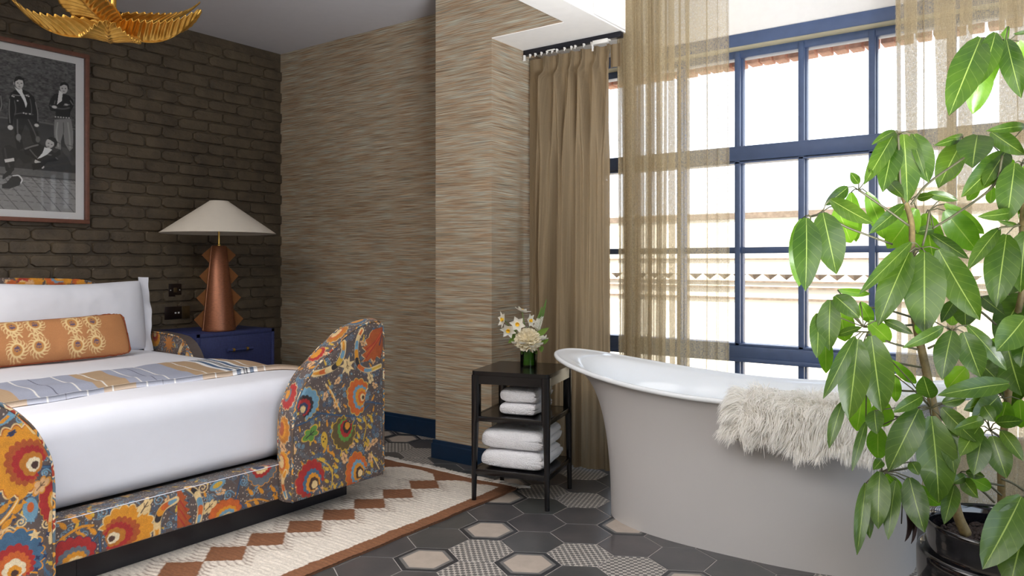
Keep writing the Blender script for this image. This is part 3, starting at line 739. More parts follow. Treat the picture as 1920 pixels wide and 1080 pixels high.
def fabric_left(P):
    p = Paint(P, GROUND, .0012)
    def q(x, y):
        a = onx(x*.315, 740+y*.315, -2.61); return a[1], a[2]
    filler(p, (.45, 1.2, .05, .95), 8, 1.5)
    for pts in ([(0, 585), (120, 540), (200, 490), (250, 430)], [(150, 415), (220, 430), (300, 430)], [(60, 1050), (110, 1080)]):
        p.curve([q(*t) for t in pts], .011, 'navy'); p.curve([q(*t) for t in pts], .006, 'blue')
    p.curve([q(*t) for t in [(0, 770), (60, 700), (110, 620), (145, 530)]], .011, 'gold'); p.curve([q(*t) for t in [(0, 770), (60, 700), (110, 620), (145, 530)]], .004, 'cream')
    p.curve([q(*t) for t in [(190, 500), (170, 540), (180, 600)]], .004, 'blue'); p.curve([q(*t) for t in [(250, 890), (270, 950), (260, 1020), (300, 1080)]], .006, 'blue')
    p.curve([q(*t) for t in [(20, 830), (60, 810), (110, 770), (150, 770)]], .007, 'grey')
    for (x, y, r, c, d) in ((232, 385, 30, 'cream', 1), (158, 465, 26, 'cream', -1), (270, 465, 18, 'lblue', 1), (45, 820, 24, 'cream', 1), (125, 760, 24, 'cream', -1), (165, 555, 22, 'blue', 1), (215, 605, 18, 'blue', -1), (282, 770, 26, 'cream', 1), (120, 850, 22, 'cream', -1), (190, 890, 18, 'cream', 1), (120, 145, 20, 'lblue', -1)):
        p.spiral(*q(x, y), r*.0007, c, d, .8, .004)
    p.flower(*q(125, 385), .092, .108, ['dorange', 'orange', 'red', 'dgold', 'lcream', 'brown'], 'cream', -.5, 17)
    p.flower(*q(125, 385), .088, .104, ['gold', 'dorange', 'red', 'dgold', 'lcream', 'brown'], None, -.5, 17)
    p.flower(*q(70, 985), .092, .086, ['blue', 'red', 'orange', 'lcream', 'gold', 'brown'], 'gold', -1.4, 17)
    p.flower(*q(305, 635), .034, .066, ['red', 'red', 'gold', 'cream'], 'gold', 0, 13)
    p.leaf(*q(245, 540), .032, .8, 'gold'); p.leaf(*q(245, 540), .026, .8, 'peach')
    p.blob(*q(182, 680), .022, .036, 'lblue', .1); p.poly([q(168, 700), q(200, 700), q(205, 757), q(155, 757)], 'lblue'); p.blob(*q(182, 670), .010, .016, 'orange')
    p.poly([q(0, 155), q(60, 100), q(110, 95), q(100, 125), q(40, 170), q(0, 190)], 'lblue'); p.poly([q(0, 160), q(45, 120), q(60, 130), q(20, 170), q(0, 175)], 'gold')
    p.ribbon([q(*t) for t in [(60, 40), (120, 110), (170, 160), (215, 215)]], .018, ['gold', 'gold', 'orange', 'gold'])
    p.ribbon([q(*t) for t in [(305, 880), (300, 780), (310, 700)]], .010, ['cream', 'gold', 'cream'])
    for (x, y) in ((70, 590), (140, 595), (20, 680), (105, 680), (40, 770), (10, 520)): p.fish(*q(x, y), .018, -2.4+(x % 5)*.4, 'gold')
    p.star(*q(205, 835), .020, 'cream', 5, .3)
    for (x, y) in ((240, 890), (285, 830), (225, 970), (215, 1040), (270, 960)): p.star(*q(x, y), .011, 'navy', 4, .5)
    p.leaf(*q(70, 230), .013, .5, 'navy')
    for (x, y, cc) in ((.72, .70, ['orange', 'lblue', 'gold', 'cream']), (.68, .45, ['red', 'blue', 'gold', 'cream']), (.66, .22, ['gold', 'dorange', 'red', 'cream']), (.83, .18, ['lblue', 'black', 'red', 'cream'])): p.flower(x, y, .07, .08, cc, 'yellow', 1.0+x*3)
    return p
def fabric_rail(P, X=-2.70):
    p = Paint(P, GROUND, .0012)
    def q(x, y):
        a = onx(x*.2815, 776+y*.2815, X); return a[1], a[2]
    filler(p, (1.0, 2.1, .05, .4), 5, 1.6)
    for pts in ([(730, 630), (740, 690), (775, 770)], [(730, 680), (650, 800), (590, 880), (560, 950)], [(1610, 400), (1590, 480), (1570, 570), (1560, 640)], [(1580, 570), (1640, 640)], [(660, 800), (670, 920)]):
        p.curve([q(*t) for t in pts], .008, 'navy'); p.curve([q(*t) for t in pts], .003, 'blue')
    p.curve([q(*t) for t in [(380, 860), (450, 800), (540, 750), (620, 740)]], .008, 'gold'); p.curve([q(*t) for t in [(1650, 580), (1720, 565), (1790, 580)]], .006, 'gold')
    for (x, y) in ((420, 745), (500, 705), (590, 680), (440, 850), (550, 810), (620, 780), (1670, 520), (1740, 510), (1820, 500), (1660, 610), (1710, 590), (1840, 560)): p.fish(*q(x, y), .016, -.9+(x % 5)*.15, 'gold')
    for (x, y, r, c, d) in ((690, 650, 34, 'lblue', 1), (800, 600, 26, 'lblue', -1), (880, 610, 28, 'lblue', 1), (1060, 570, 34, 'lblue', 1), (1350, 490, 34, 'cream', -1), (990, 690, 22, 'blue', 1), (1520, 540, 30, 'lblue', 1), (1450, 500, 26, 'lblue', -1), (1620, 450, 28, 'lblue', -1), (720, 860, 24, 'blue', 1)):
        p.spiral(*q(x, y), r*.00068, c, d, .8, .0035)
    p.flower(*q(835, 780), .098, .088, ['gold', 'dorange', 'red', 'dgold', 'lcream', 'brown'], 'cream', 3.4, 17)
    p.flower(*q(480, 955), .075, .07, ['red', 'grey', 'gold', 'cream', 'brown'], 'navy', -1.2)
    p.flower(*q(1745, 370), .070, .06, ['grey', 'red', 'cream', 'navy'], 'gold', 1.6)
    p.flower(*q(1500, 660), .068, .055, ['orange', 'gold', 'lblue', 'cream', 'brown'], 'dorange', -1.1)
    c0 = [(1180, 510), (1205, 500), (1225, 540), (1245, 540), (1225, 575), (1255, 585), (1230, 615), (1265, 630), (1240, 660), (1275, 680), (1250, 710), (1280, 735), (1180, 760)]
    p.poly([q(*t) for t in c0], 'dorange'); 
    for d in (0, 60, 120): p.curve([q(1185, 560+d), (q(1215, 600+d)), q(1240, 640+d)], .004, 'red')
    p.ribbon([q(*t) for t in [(1045, 810), (1050, 700), (1090, 620), (1170, 570)]], .022, ['gold', 'cream', 'black', 'gold', 'orange', 'lblue'])
    p.ribbon([q(*t) for t in [(1255, 480), (1310, 530), (1335, 620), (1320, 730)]], .020, ['gold', 'black', 'cream', 'lblue', 'orange', 'lblue'])
    p.leaf(*q(965, 615), .034, .9, 'cream'); p.leaf(*q(1395, 615), .03, .6, 'cream'); p.blob(*q(1450, 470), .036, .018, 'lblue', .3); p.blob(*q(1450, 470), .022, .010, 'yellow', .3)
    return p
def fabric_any(P, seed):
    """a loose repeat of the same print for faces seen at a distance"""
    p = Paint(P, GROUND, .0018); r = random.Random(seed); x0, y0 = P.min(0); x1, y1 = P.max(0)
    filler(p, (x0, x1, y0, y1), seed, .7)
    n = max(2, int((x1-x0)*(y1-y0)*26)); pts = []
    for _ in range(n*8):
        if len(pts) >= n: break
        c = (r.uniform(x0, x1), r.uniform(y0, y1))
        if all(math.dist(c, t) > .16 for t in pts): pts.append(c)
    for (x, y) in pts:
        cols = r.choice([['gold', 'dorange', 'red', 'cream'], ['orange', 'lblue', 'gold', 'cream'], ['red', 'blue', 'gold', 'cream'], ['lblue', 'black', 'red', 'cream'], ['olive', 'green', 'red', 'gold']])
        a = r.uniform(0, 6); p.curve([(x, y), (x+.07*math.cos(a), y+.07*math.sin(a)), (x+.15*math.cos(a+.4), y+.15*math.sin(a+.4))], .008, 'navy')
        p.flower(x, y, r.uniform(.045, .07), r.uniform(.045, .07), cols, 'yellow', a)
    return p
def cloth(name, V, F, p, mat, parent):
    c = np.concatenate([p.C, p.A[:, None]], 1)
    return obj(name, mkmesh(name, V, F, mat, True, colors=c), parent)

# ------------------------------------------------------------------ bed
BC = 1.55; XW = -2.61; XR = -2.70
bed = empty('upholstered_bed', (-3.7, BC, 0), label='bed upholstered in colourful floral fabric with high curved footboard wings', cat='bed')
bed_inv = Matrix.Translation((3.7, -BC, 0))
def bpt(o): o.matrix_parent_inverse = bed_inv; return o
wing_top = [(2.015, .40), (2.019, .46), (2.027, .504), (2.045, .549), (2.079, .612), (2.129, .666), (2.202, .722), (2.277, .775), (2.343, .815), (2.40, .836), (2.455, .848), (2.507, .85), (2.527, .838), (2.540, .815)]
wtc = smooth_curve(wing_top, 10)
def ztop(y): return np.interp(y, wtc[:, 0], wtc[:, 1])
def wing(side):
    # side +1 far wing (seen on the right), -1 mirrored near wing
    res = .002
    ys = np.concatenate([np.linspace(2.015, 2.05, 26)[:-1], np.arange(2.05, 2.538, res), [2.540]])
    nz_ = 360; t = np.linspace(0, 1, nz_)
    zt = ztop(ys); Y, T = np.meshgrid(ys, t, indexing='ij'); Z = .116+(zt[:, None]-.116)*T
    yy = Y if side > 0 else 2*BC-Y
    Pm = np.stack([yy.ravel(), Z.ravel()], 1)
    dE = np.minimum.reduce([np.abs(Y-2.015), np.abs(Y-2.54), np.abs(zt[:, None]-Z)+.0, np.abs(Z-.116)]).ravel()
    bul = .010*np.clip(1-np.clip(1-dE/.035, 0, 1)**2, 0, 1)
    V = np.stack([XW-.010+bul, Pm[:, 0], Pm[:, 1]], 1); F = grid_faces(len(ys), nz_)
    if side < 0: F = F[:, ::-1]
    p = fabric_right(Pm) if side > 0 else fabric_left(Pm)
    root = bpt(cloth('footboard_wing', V, F, p, M['fabric'], bed))
    # rim band round the curve, from front edge to back edge
    crv = np.vstack([[[2.015, .116]], [[2.015, .25]], wtc, [[2.542, .75], [2.542, .45], [2.542, .116]]]); d = np.linalg.norm(np.diff(crv, axis=0), axis=1); L = np.concatenate([[0], np.cumsum(d)])
    nl = int(L[-1]/.003); s_ = np.linspace(0, L[-1], nl); cy = np.interp(s_, L, crv[:, 0]); cz = np.interp(s_, L, crv[:, 1])
    ty, tz = np.gradient(cy), np.gradient(cz); ln = np.hypot(ty, tz)+1e-9; nyv, nzv = -tz/ln, ty/ln
    k = 32; tt = np.linspace(0, 1, k); S_, TT = np.meshgrid(s_, tt, indexing='ij')
    blg = .012*np.sin(PI*TT)**.7
    cyy = cy[:, None]+nyv[:, None]*blg; czz = cz[:, None]+nzv[:, None]*blg
    if side < 0: cyy = 2*BC-cyy
    XX = XW-.010-TT*.095
    V = np.stack([XX.ravel(), cyy.ravel(), czz.ravel()], 1)
    P2 = np.stack([S_.ravel(), TT.ravel()*.095], 1); p2 = Paint(P2, GROUND, .0016)
    filler(p2, (0, L[-1], 0, .095), 40+side, 1.4)
    for (a, rx, cols) in ((.16, .05, ['gold', 'orange', 'cream']), (.30, .055, ['dgold', 'gold', 'dorange']), (.44, .055, ['red', 'red', 'grey', 'gold']), (.66, .045, ['red', 'gold']), (.80, .06, ['dgold', 'orange', 'cream']), (.93, .05, ['blue', 'gold']), (1.05, .06, ['orange', 'red', 'cream'])):
        p2.flower(a, .05, rx, .038, cols, 'cream', 1.2)
    p2.leaf(.23, .05, .024, 1, 'peach'); p2.ribbon([(.02, .03), (.08, .05), (.13, .03)], .016, ['lblue', 'orange', 'cream', 'gold'])
    o = cloth('rim_band', V, grid_faces(nl, k), p2, M['fabric'], root)
    # back and underside
    b = MB(); cc = np.vstack([wtc[::3], [[2.542, .116], [2.015, .116]]]); cc = [(y if side > 0 else 2*BC-y, z) for y, z in cc]
    b.add([(XW-.105, y, z) for y, z in cc], [list(range(len(cc)))]); b.add([(XW-.012, 2.015 if side > 0 else 2*BC-2.015, .1165), (XW-.105, 2.015 if side > 0 else 2*BC-2.015, .1165), (XW-.105, 2.542 if side > 0 else 2*BC-2.542, .1165), (XW-.012, 2.542 if side > 0 else 2*BC-2.542, .1165)], [[0, 1, 2, 3]])
    b.build('back_panel', M['fabric_plain'], root, smooth=False)
    # piping cord along the front edge
    for xo in (XW-.008, XW-.104):
        b = MB(); pc = np.stack([np.full(nl//4, xo), (cy if side > 0 else 2*BC-cy)[::4][:nl//4], cz[::4][:nl//4]], 1); b.tube(pc, .0048, 6); b.build('piping', M['piping'], root, sharp=None)
    return root
M['fabric_plain'] = simple('plain_brown_lining', srgb(84, 74, 70), .8)
def piping_m():
    m = N('striped_fabric_piping'); ge = m.n('NewGeometry').outputs['Position']; m.base(m.ramp(m.noise(ge, 22, 1), [(.35, srgb(92, 78, 68)), (.45, srgb(214, 150, 60)), (.5, srgb(90, 110, 124)), (.58, srgb(222, 200, 160)), (.66, srgb(160, 60, 40))], 'CONSTANT')); m.set(Roughness=.7); return m.mat
M['piping'] = piping_m()
wing(1); wing(-1)
# foot rail
ys = np.arange(1.06, 2.041, .0022); prof = []
pr = np.array([(XR-.01, .116), (XR, .122), (XR+.001, .19), (XR, .258), (XR-.003, .264), (XR-.010, .268), (XR-.10, .268)])
d = np.concatenate([[0], np.cumsum(np.linalg.norm(np.diff(pr, axis=0), axis=1))]); s_ = np.linspace(0, d[-1], 115)
px_, pz_ = np.interp(s_, d, pr[:, 0]), np.interp(s_, d, pr[:, 1])
Y, S_ = np.meshgrid(ys, s_, indexing='ij'); V = np.stack([np.tile(px_, len(ys)), Y.ravel(), np.tile(pz_, len(ys))], 1)
p = fabric_rail(np.stack([Y.ravel(), (S_+.112).ravel()], 1))
rail = bpt(cloth('foot_rail', V, grid_faces(len(ys), len(s_)), p, M['fabric'], bed))
b = MB(); b.tube([(XR-.001, 1.07, .266), (XR-.001, 2.03, .266)], .0016, 6); b.build('piping', M['white_linen'], rail)
# side rails, base box, plinth
for sy in (1, -1):
    ya = BC+sy*.965; b = MB(); b.box((-4.78, min(ya, ya-sy*.07), .116), (-2.72, max(ya, ya-sy*.07), .42), bev=.012); me = b.me('side_rail', M['fabric'])
    n = len(me.vertices); co = np.zeros(n*3); me.vertices.foreach_get('co', co); co = co.reshape(-1, 3)
    ca = me.color_attributes.new('Col', 'FLOAT_COLOR', 'POINT'); ca.data.foreach_set('color', np.tile(np.array(list(GROUND)+[0.]), (n, 1)).ravel().astype(np.float32))
    bpt(obj('side_rail', me, bed))
bpt(MB().box((-4.76, BC-.91, .116), (XR-.03, BC+.91, .25)).build('bed_base', M['fabric_plain'], bed, smooth=False))
b = MB(); b.box((-4.70, BC-.907, .0115), (-2.782, .99+.235, .112)); b.box((-4.70, 1.2262, .0115), (-2.782, BC+.907, .112)); bpt(b.build('plinth', M['plinth'], bed, smooth=False))
# headboard: arched top, curved arms returning along the bed
ys = np.linspace(BC-.96, BC+.96, 420)
a = np.abs(ys-BC); hz = np.where(a < .50, 1.045-.012*(a/.5)**2, 1.033-.36*np.clip((a-.50)/.46, 0, 1)**2.1)
t = np.linspace(0, 1, 130); Y, T = np.meshgrid(ys, t, indexing='ij'); Z = .25+(hz[:, None]-.25)*T
V = np.stack([np.full(Y.size, -4.70)-.012*np.clip(1-(hz[:, None]-Z).ravel()/.03, 0, 1)**2, Y.ravel(), Z.ravel()], 1)
p = fabric_any(np.stack([Y.ravel(), Z.ravel()], 1), 21)
def qh(x, y): u = onx(x/5.4, 500+y/5.4, -4.7); return u[1], u[2]
for (x, y, c1) in ((120, 175, 'orange'), (300, 175, 'peach'), (395, 150, 'gold'), (600, 195, 'dorange'), (690, 140, 'gold'), (780, 150, 'orange'), (820, 165, 'gold'), (1020, 195, 'dorange'), (900, 195, 'gold'), (210, 190, 'gold')): p.blob(*qh(x, y), .026, .02, c1, .4, 7, .3)
head = bpt(cloth('headboard', V, grid_faces(len(ys), len(t)), p, M['fabric'], bed))
b = MB(); poly = [(y, z) for y, z in zip(ys[::8], hz[::8])]+[(BC+.96, .12), (BC-.96, .12)]
n = len(poly); b.add([(-4.815, y, z) for y, z in poly]+[(-4.712, y, z) for y, z in poly], [[i, (i+1) % n, n+(i+1) % n, n+i] for i in range(n)]+[list(range(n))])
b.build('back_panel', M['fabric_plain'], head, smooth=False)
for sy in (1, -1):
    xs_ = np.linspace(-4.72, -4.04, 240); zt = np.interp(xs_, [-4.72, -4.5, -4.35, -4.25, -4.18, -4.12, -4.07, -4.04], [.70, .70, .694, .684, .655, .600, .52, .44]); t = np.linspace(0, 1, 110)
    X, T = np.meshgrid(xs_, t, indexing='ij'); Z = .40+(zt[:, None]-.40)*T; ya = BC+sy*.90
    V = np.stack([X.ravel(), np.full(X.size, ya), Z.ravel()], 1); p = fabric_any(np.stack([X.ravel(), Z.ravel()], 1), 31+sy)
    p.ribbon([(-4.26, .56), (-4.23, .62), (-4.17, .68)], .02, ['gold', 'cream', 'dgold']); p.star(-4.36, .64, .07, 'dgold', 11, .2)
    o = bpt(cloth('headboard_wing', V, grid_faces(len(xs_), len(t)), p, M['fabric'], bed))
    b = MB(); poly = [(x, z) for x, z in zip(xs_[::8], zt[::8])]+[(-4.04, .15), (-4.72, .15)]; n = len(poly); yb = ya+sy*.07
    b.add([(x, ya+sy*.001, z) for x, z in poly]+[(x, yb, z) for x, z in poly], [[i, (i+1) % n, n+(i+1) % n, n+i] for i in range(n)]+[[n+i for i in range(n)]])
    b.build('back_panel', M['fabric_plain'], o, smooth=False)
    b = MB(); b.tube([(x, ya, z) for x, z in zip(xs_[::6], zt[::6])], .005, 6); b.build('piping', M['piping'], o, sharp=None)
# mattress

# duvet: a smooth white cover tucked in at the foot
def dis(P):
    q = P.copy(); n_ = fbm(P[:, :2], 3.0, 3, 4)*.006+vnoise(P, 9, 2)*.0015
    q[:, 2] += np.where(P[:, 2] > 0, n_, 0); q[:, 0] += np.where(P[:, 0] > .9, vnoise(P[:, 1:], 6, 9)*.004, 0)
    # tuck at the bottom
    tk = np.clip((-P[:, 2]-.10)/.07, 0, 1); q[:, 0] -= tk**2*.03*(P[:, 0] > .8); return q
V, F = rbox(-3.745, BC, .438, 1.99, 1.76, .35, .085, (90, 90, 24), dis)
# soften toward the headboard and fall slightly at the far side
V[:, 2] -= np.where(V[:, 2] > .5, .045*np.clip((np.abs(V[:, 1]-BC)-.70)/.20, 0, 1)**2, 0)
duv = obj('duvet', mkmesh('duvet', V, clean_faces(F), M['white_linen'])); tag(duv, 'plain white duvet spread smooth over the bed and tucked at the foot', 'bedding')

# long pillow standing against the headboard
def pillow(name, cx, cy, cz, L, H, T, tilt, label, seed, seam=True):
    nu, nv = 90, 60; u = np.linspace(-1, 1, nu); v = np.linspace(-1, 1, nv); U, Vv = np.meshgrid(u, v, indexing='ij')
    root = None
    e = (1-np.abs(U)**3.2)*(1-np.abs(Vv)**3.0); th = T/2*np.clip(e, 0, 1)**.55
    sag = .02*np.cos(U*PI*.5)*(Vv > 0)*Vv
    Vs = []
    for sg in (1, -1):
        P = np.stack([sg*th.ravel(), (U*L/2*(1-.02*np.abs(Vv)**4)).ravel(), ((Vv*H/2)*(1-.03*np.abs(U)**6)-sag).ravel()], 1)
        P[:, 0] += sg*(fbm(P[:, 1:], 7, 3, seed)*.010*np.clip(e.ravel()*3, 0, 1)); Vs.append(P)
    V = np.concatenate(Vs); f = grid_faces(nu, nv); F = np.concatenate([f, f[:, ::-1]+nu*nv])
    c, s_ = math.cos(tilt), math.sin(tilt)
    V = np.stack([V[:, 0]*c-V[:, 2]*s_, V[:, 1], V[:, 0]*s_+V[:, 2]*c], 1)+(cx, cy, cz)
    return V, F, (c, s_)
V, F, (c, s_) = pillow('p', -4.50, 1.955, .814, .83, .425, .19, .16, '', 3)
pil = obj('bed_pillow', mkmesh('bed_pillow', V, F, M['white_linen'])); tag(pil, 'large white pillow standing upright against the headboard', 'pillow')
# flange at the free end
y0 = 2.355; n = 26; zz = np.linspace(-.225, .232, n); t2 = np.linspace(0, 1, 8); Z_, T_ = np.meshgrid(zz, t2, indexing='ij')
fx = .012*np.sin(Z_*22+T_*2)*T_+.004*np.sin(Z_*60)*T_; fy = y0+T_*(.058+.006*np.sin(Z_*15))
lx, lz = fx, Z_*(1-.02*T_); Vf = np.stack([(lx*c-lz*s_-4.50).ravel(), fy.ravel(), (lx*s_+lz*c+.812).ravel()], 1)
ff = grid_faces(n, 8); V2 = np.concatenate([Vf, Vf+(-.004, 0, 0)]); obj('pillow_flange', mkmesh('pillow_flange', V2, np.concatenate([ff, ff[:, ::-1]+len(Vf)]), M['white_linen']), pil)

# long printed cushion
L, H = 1.12, .24
V, F, (c, s_) = pillow('c', -4.20, 1.555, .736, L, H, .15, .42, '', 6)
P2 = np.stack([V[:, 1], ((V[:, 2]-.736)*c-(V[:, 0]+4.20)*s_)], 1)
# finer mesh for the print: subdivide by interpolation
def dense(V, nu, nv, k):
    out = []
    for s0 in (0, nu*nv):
        G = V[s0:s0+nu*nv].reshape(nu, nv, 3); ui = np.linspace(0, nu-1, nu*k); vi = np.linspace(0, nv-1, nv*k); i0 = np.clip(ui.astype(int), 0, nu-2); j0 = np.clip(vi.astype(int), 0, nv-2)
        fu = (ui-i0)[:, None, None]; fv = (vi-j0)[None, :, None]
        g = (G[i0][:, j0]*(1-fu)+G[i0+1][:, j0]*fu)*(1-fv)+(G[i0][:, j0+1]*(1-fu)+G[i0+1][:, j0+1]*fu)*fv; out.append(g.reshape(-1, 3))
    f = grid_faces(nu*k, nv*k); return np.concatenate(out), np.concatenate([f, f[:, ::-1]+nu*k*nv*k])
V, F = dense(V, 90, 60, 4); P2 = np.stack([V[:, 1], ((V[:, 2]-.736)*c-(V[:, 0]+4.20)*s_)], 1)
pc = Paint(P2, srgb(180, 124, 78), .002)
def motif(x, y, r, up, tail=True):
    n = 15
    for k in range(n):
        a = 2*PI*k/n; p0 = (x+r*.85*math.cos(a), y+r*1.0*math.sin(a)); p1 = (x+r*1.45*math.cos(a+.25), y+r*1.5*math.sin(a+.25)); p2 = (x+r*1.65*math.cos(a+.55), y+r*1.8*math.sin(a+.55)); pc.line([p0, p1, p2], .007, 'lcream2', .002)
    pc.blob(x, y, r*1.02, r*1.12, 'lcream2'); pc.blob(x, y, r*.74, r*.85, 'ochre')
    pc.blob(x, y-up*.004, r*.40, r*.42, 'plum', 0, 6, .3); pc.blob(x-r*.15, y, r*.13, r*.13, 'ochre'); pc.blob(x+r*.16, y, r*.13, r*.13, 'ochre')
C_['lcream2'] = np.array(srgb(224, 196, 142)); C_['ochre'] = np.array(srgb(184, 128, 70)); C_['plum'] = np.array(srgb(96, 80, 100))
for cx in (1.865, 1.585, 1.305):
    for (dx, yy, up) in ((-.052, .058, 1), (.052, .066, 1), (-.046, -.066, -1), (.052, -.056, -1)): motif(cx+dx, yy, .031, up)
    for dx in (-.05, .045):
        for s0 in (1, -1): pc.curve([(cx+dx, 0), (cx+dx+s0*.02, .012), (cx+dx+s0*.034, -.004)], .005, 'lcream2'); pc.curve([(cx+dx, .03), (cx+dx+s0*.01, 0), (cx+dx, -.03)], .004, 'lcream2')
cu = obj('lumbar_cushion', mkmesh('lumbar_cushion', V, F, M['linen_print'], True, colors=pc.C)); tag(cu, 'long narrow ochre cushion with pale fringed medallions lying before the pillow', 'cushion')
M['rust'] = simple('rust_cord', srgb(136, 66, 34), .8, noise=.2)
b = MB(); a = np.linspace(0, 2*PI, 161)
def se(t, e): return np.sign(t)*np.abs(t)**e
ry = L/2*se(np.cos(a), .16)*1.0; rz = H/2*se(np.sin(a), .16)-.02*np.cos(ry/L*PI)*(np.sin(a) > 0)
r_ = np.random.RandomState(3).uniform(-.0025, .0025, 161); b.tube(np.stack([-4.20-rz*s_+r_, 1.555+ry, .736+rz*c+r_], 1), .0055, 6); b.build('corded_edge', M['rust'], cu, sharp=None)

# striped throw lying across the foot of the duvet
nx_, ny_ = 150, 760; ex = np.linspace(0, 1, nx_); ys = np.linspace(.70, 2.40, ny_); E, Y = np.meshgrid(ex, ys, indexing='ij')
front = -3.02-.06*np.sin((Y-1.1)*2.2)-.02*np.sin(Y*9); back = -3.60+.02*np.sin(Y*5); back = np.where(Y > 2.2, back+(Y-2.2)**1.3*1.6, back); front = np.where(Y > 2.15, front+(Y-2.15)*.25, front)
X = front+(back-front)*E
zb = .613+.008*np.clip(np.abs(E-.5)*-2+1, 0, 1); P_ = np.stack([X.ravel(), Y.ravel()], 1)
# sit just above the duvet surface
from mathutils.bvhtree import BVHTree
dme = duv.data; bvh = BVHTree.FromPolygons([v.co[:] for v in dme.vertices], [list(p_.vertices) for p_ in dme.polygons])
gx, gy = np.linspace(-3.8, -2.8, 50), np.linspace(.66, 2.46, 80); GZ = np.zeros((50, 80))
for i, x in enumerate(gx):
    for j, y in enumerate(gy):
        h_ = bvh.ray_cast(Vector((x, y, 1.2)), Vector((0, 0, -1))); GZ[i, j] = h_[0].z if h_[0] else .5
def gz(x, y):
    fi = np.clip((x-gx[0])/(gx[-1]-gx[0])*49, 0, 48.999); fj = np.clip((y-gy[0])/(gy[-1]-gy[0])*79, 0, 78.999); i = fi.astype(int); j = fj.astype(int); u = fi-i; v = fj-j
    return (GZ[i, j]*(1-u)+GZ[i+1, j]*u)*(1-v)+(GZ[i, j+1]*(1-u)+GZ[i+1, j+1]*u)*v
Zt = gz(P_[:, 0], P_[:, 1])+.012+.003*vnoise(P_, 12, 3)+.012*np.exp(-((E.ravel()-.03)/.04)**2)+.004*np.sin(E.ravel()*9+Y.ravel()*3)
Zt -= np.where(E.ravel() < .012, .016, 0)
pt = Paint(np.stack([Y.ravel(), E.ravel()], 1), srgb(166, 140, 112), .003)
tb = srgb(150, 155, 172); tan = srgb(168, 142, 112)
def band(a, b_, col): pt._put(np.nonzero((pt.P[:, 0]+skew > a) & (pt.P[:, 0]+skew <= b_))[0], np.ones(1), col)
skew = np.zeros(len(P_)); skew = -.16*(E.ravel())**.5*np.sin(np.clip(E.ravel()*2.4, 0, PI/2))*.5
for a, b_, col in ((.60, 1.02, tb), (1.02, 1.16, tan), (1.16, 1.46, tb), (1.46, 1.60, tan), (1.60, 1.88, tb), (1.88, 2.03, tan)): band(a, b_, col)
for a in (1.085, 1.23, 1.39, 1.50, 1.645, 1.76, 1.94, 2.20): band(a-.0035, a+.0035, srgb(222, 220, 216))
for a in (1.30, 1.71): band(a-.002, a+.002, srgb(72, 74, 92))
for a, b_, col in ((2.03, 2.052, srgb(226, 226, 226)), (2.052, 2.075, srgb(66, 92, 124)), (2.075, 2.09, srgb(226, 226, 226)), (2.09, 2.112, srgb(56, 58, 66)), (2.097, 2.103, srgb(200, 200, 200)), (2.112, 2.125, srgb(226, 226, 226)), (2.125, 2.148, srgb(66, 92, 124)), (2.148, 2.165, srgb(226, 226, 226))): band(a, b_, col)
fn = .93+.1*np.sin(E.ravel()*260); pt.C *= fn[:, None]
band2 = E.ravel() < .035; pt.C[band2] = pt.C[band2]*np.where(np.sin(E.ravel()[band2]*1200) > 0, 1.0, .5)[:, None]+.25*(np.sin(E.ravel()[band2]*1200) > 0)[:, None]
Vt = np.stack([X.ravel(), Y.ravel(), Zt], 1)
Vb = Vt-(0, 0, .008); F1 = grid_faces(nx_, ny_)
edge = np.array([[j, j+1, nx_*ny_+j+1, nx_*ny_+j] for j in range(ny_-1)])
obj_t = obj('striped_throw', mkmesh('striped_throw', np.concatenate([Vt, Vb]), np.concatenate([F1[:, ::-1], F1+nx_*ny_, edge]), M['throw'], True, colors=np.concatenate([pt.C, pt.C])))
tag(obj_t, 'thin tan and blue striped throw laid across the foot of the white duvet', 'throw')
# ------------------------------------------------------------------ rug
xa, xb, ya, yb = -3.20, -2.185, -.25, 3.04
xs_ = np.arange(xa, xb+.0001, .005); ys = np.arange(ya, yb+.0001, .005)
X, Y = np.meshgrid(xs_, ys, indexing='ij'); P = np.stack([X.ravel(), Y.ravel()], 1)
wv = lambda a, s: .006*vnoise(np.stack([a, a*0+s], 1), 7, s)+.003*vnoise(np.stack([a, a*0+s], 1), 22, s+1)
cream = srgb(214, 206, 194); brn = srgb(124, 82, 54)
pr_ = Paint(P, cream, .004)
x, y = P[:, 0], P[:, 1]
dxe = np.minimum(x-(xa+wv(y, 1)), (xb-wv(y, 2))-x); dye = (yb-wv(x, 3))-y
m_ = (dxe < .075+wv(y, 5)) | (dye < .062+wv(x, 6)); pr_._put(np.nonzero(m_)[0], np.ones(1), brn)
for cx in (-2.595, -3.02):
    for k in range(17):
        cy = 2.80-.1855*k; cxx = cx+rnd.uniform(-.006, .006)
        # the weave steps: narrow hatching lines on both flanks
        for s0 in (1, -1):
            for q_ in range(9):
                t = (q_+.5)/9; yy = cy+.093-.186*t; xx = cxx+s0*.106*(1-abs(2*t-1))
                pr_.line([(xx, yy), (xx+s0*.045, yy-.012*1-.004), (xx+s0*.075, yy-.012)], .0035, srgb(92, 62, 46))
        n_ = 10; pts = [(cxx-.106, cy+.004), (cxx-.05, cy+.046), (cxx, cy+.093), (cxx+.05, cy+.05), (cxx+.106, cy), (cxx+.052, cy-.05), (cxx, cy-.093), (cxx-.054, cy-.044)]
        pr_.poly(pts, brn)
    pr_.poly([(cx-.11, 2.985), (cx+.11, 2.985), (cx, 2.885)], brn)
yarn = 1+.10*np.sin(y*900+vnoise(P, 40, 3)*3)+.10*fbm(P, 60, 2, 8)+.05*vnoise(P*[1, 9], 9, 2); pr_.C *= yarn[:, None]
Z = .010+.0012*fbm(P, 5, 2, 1)+.0008*np.sin(y*260)
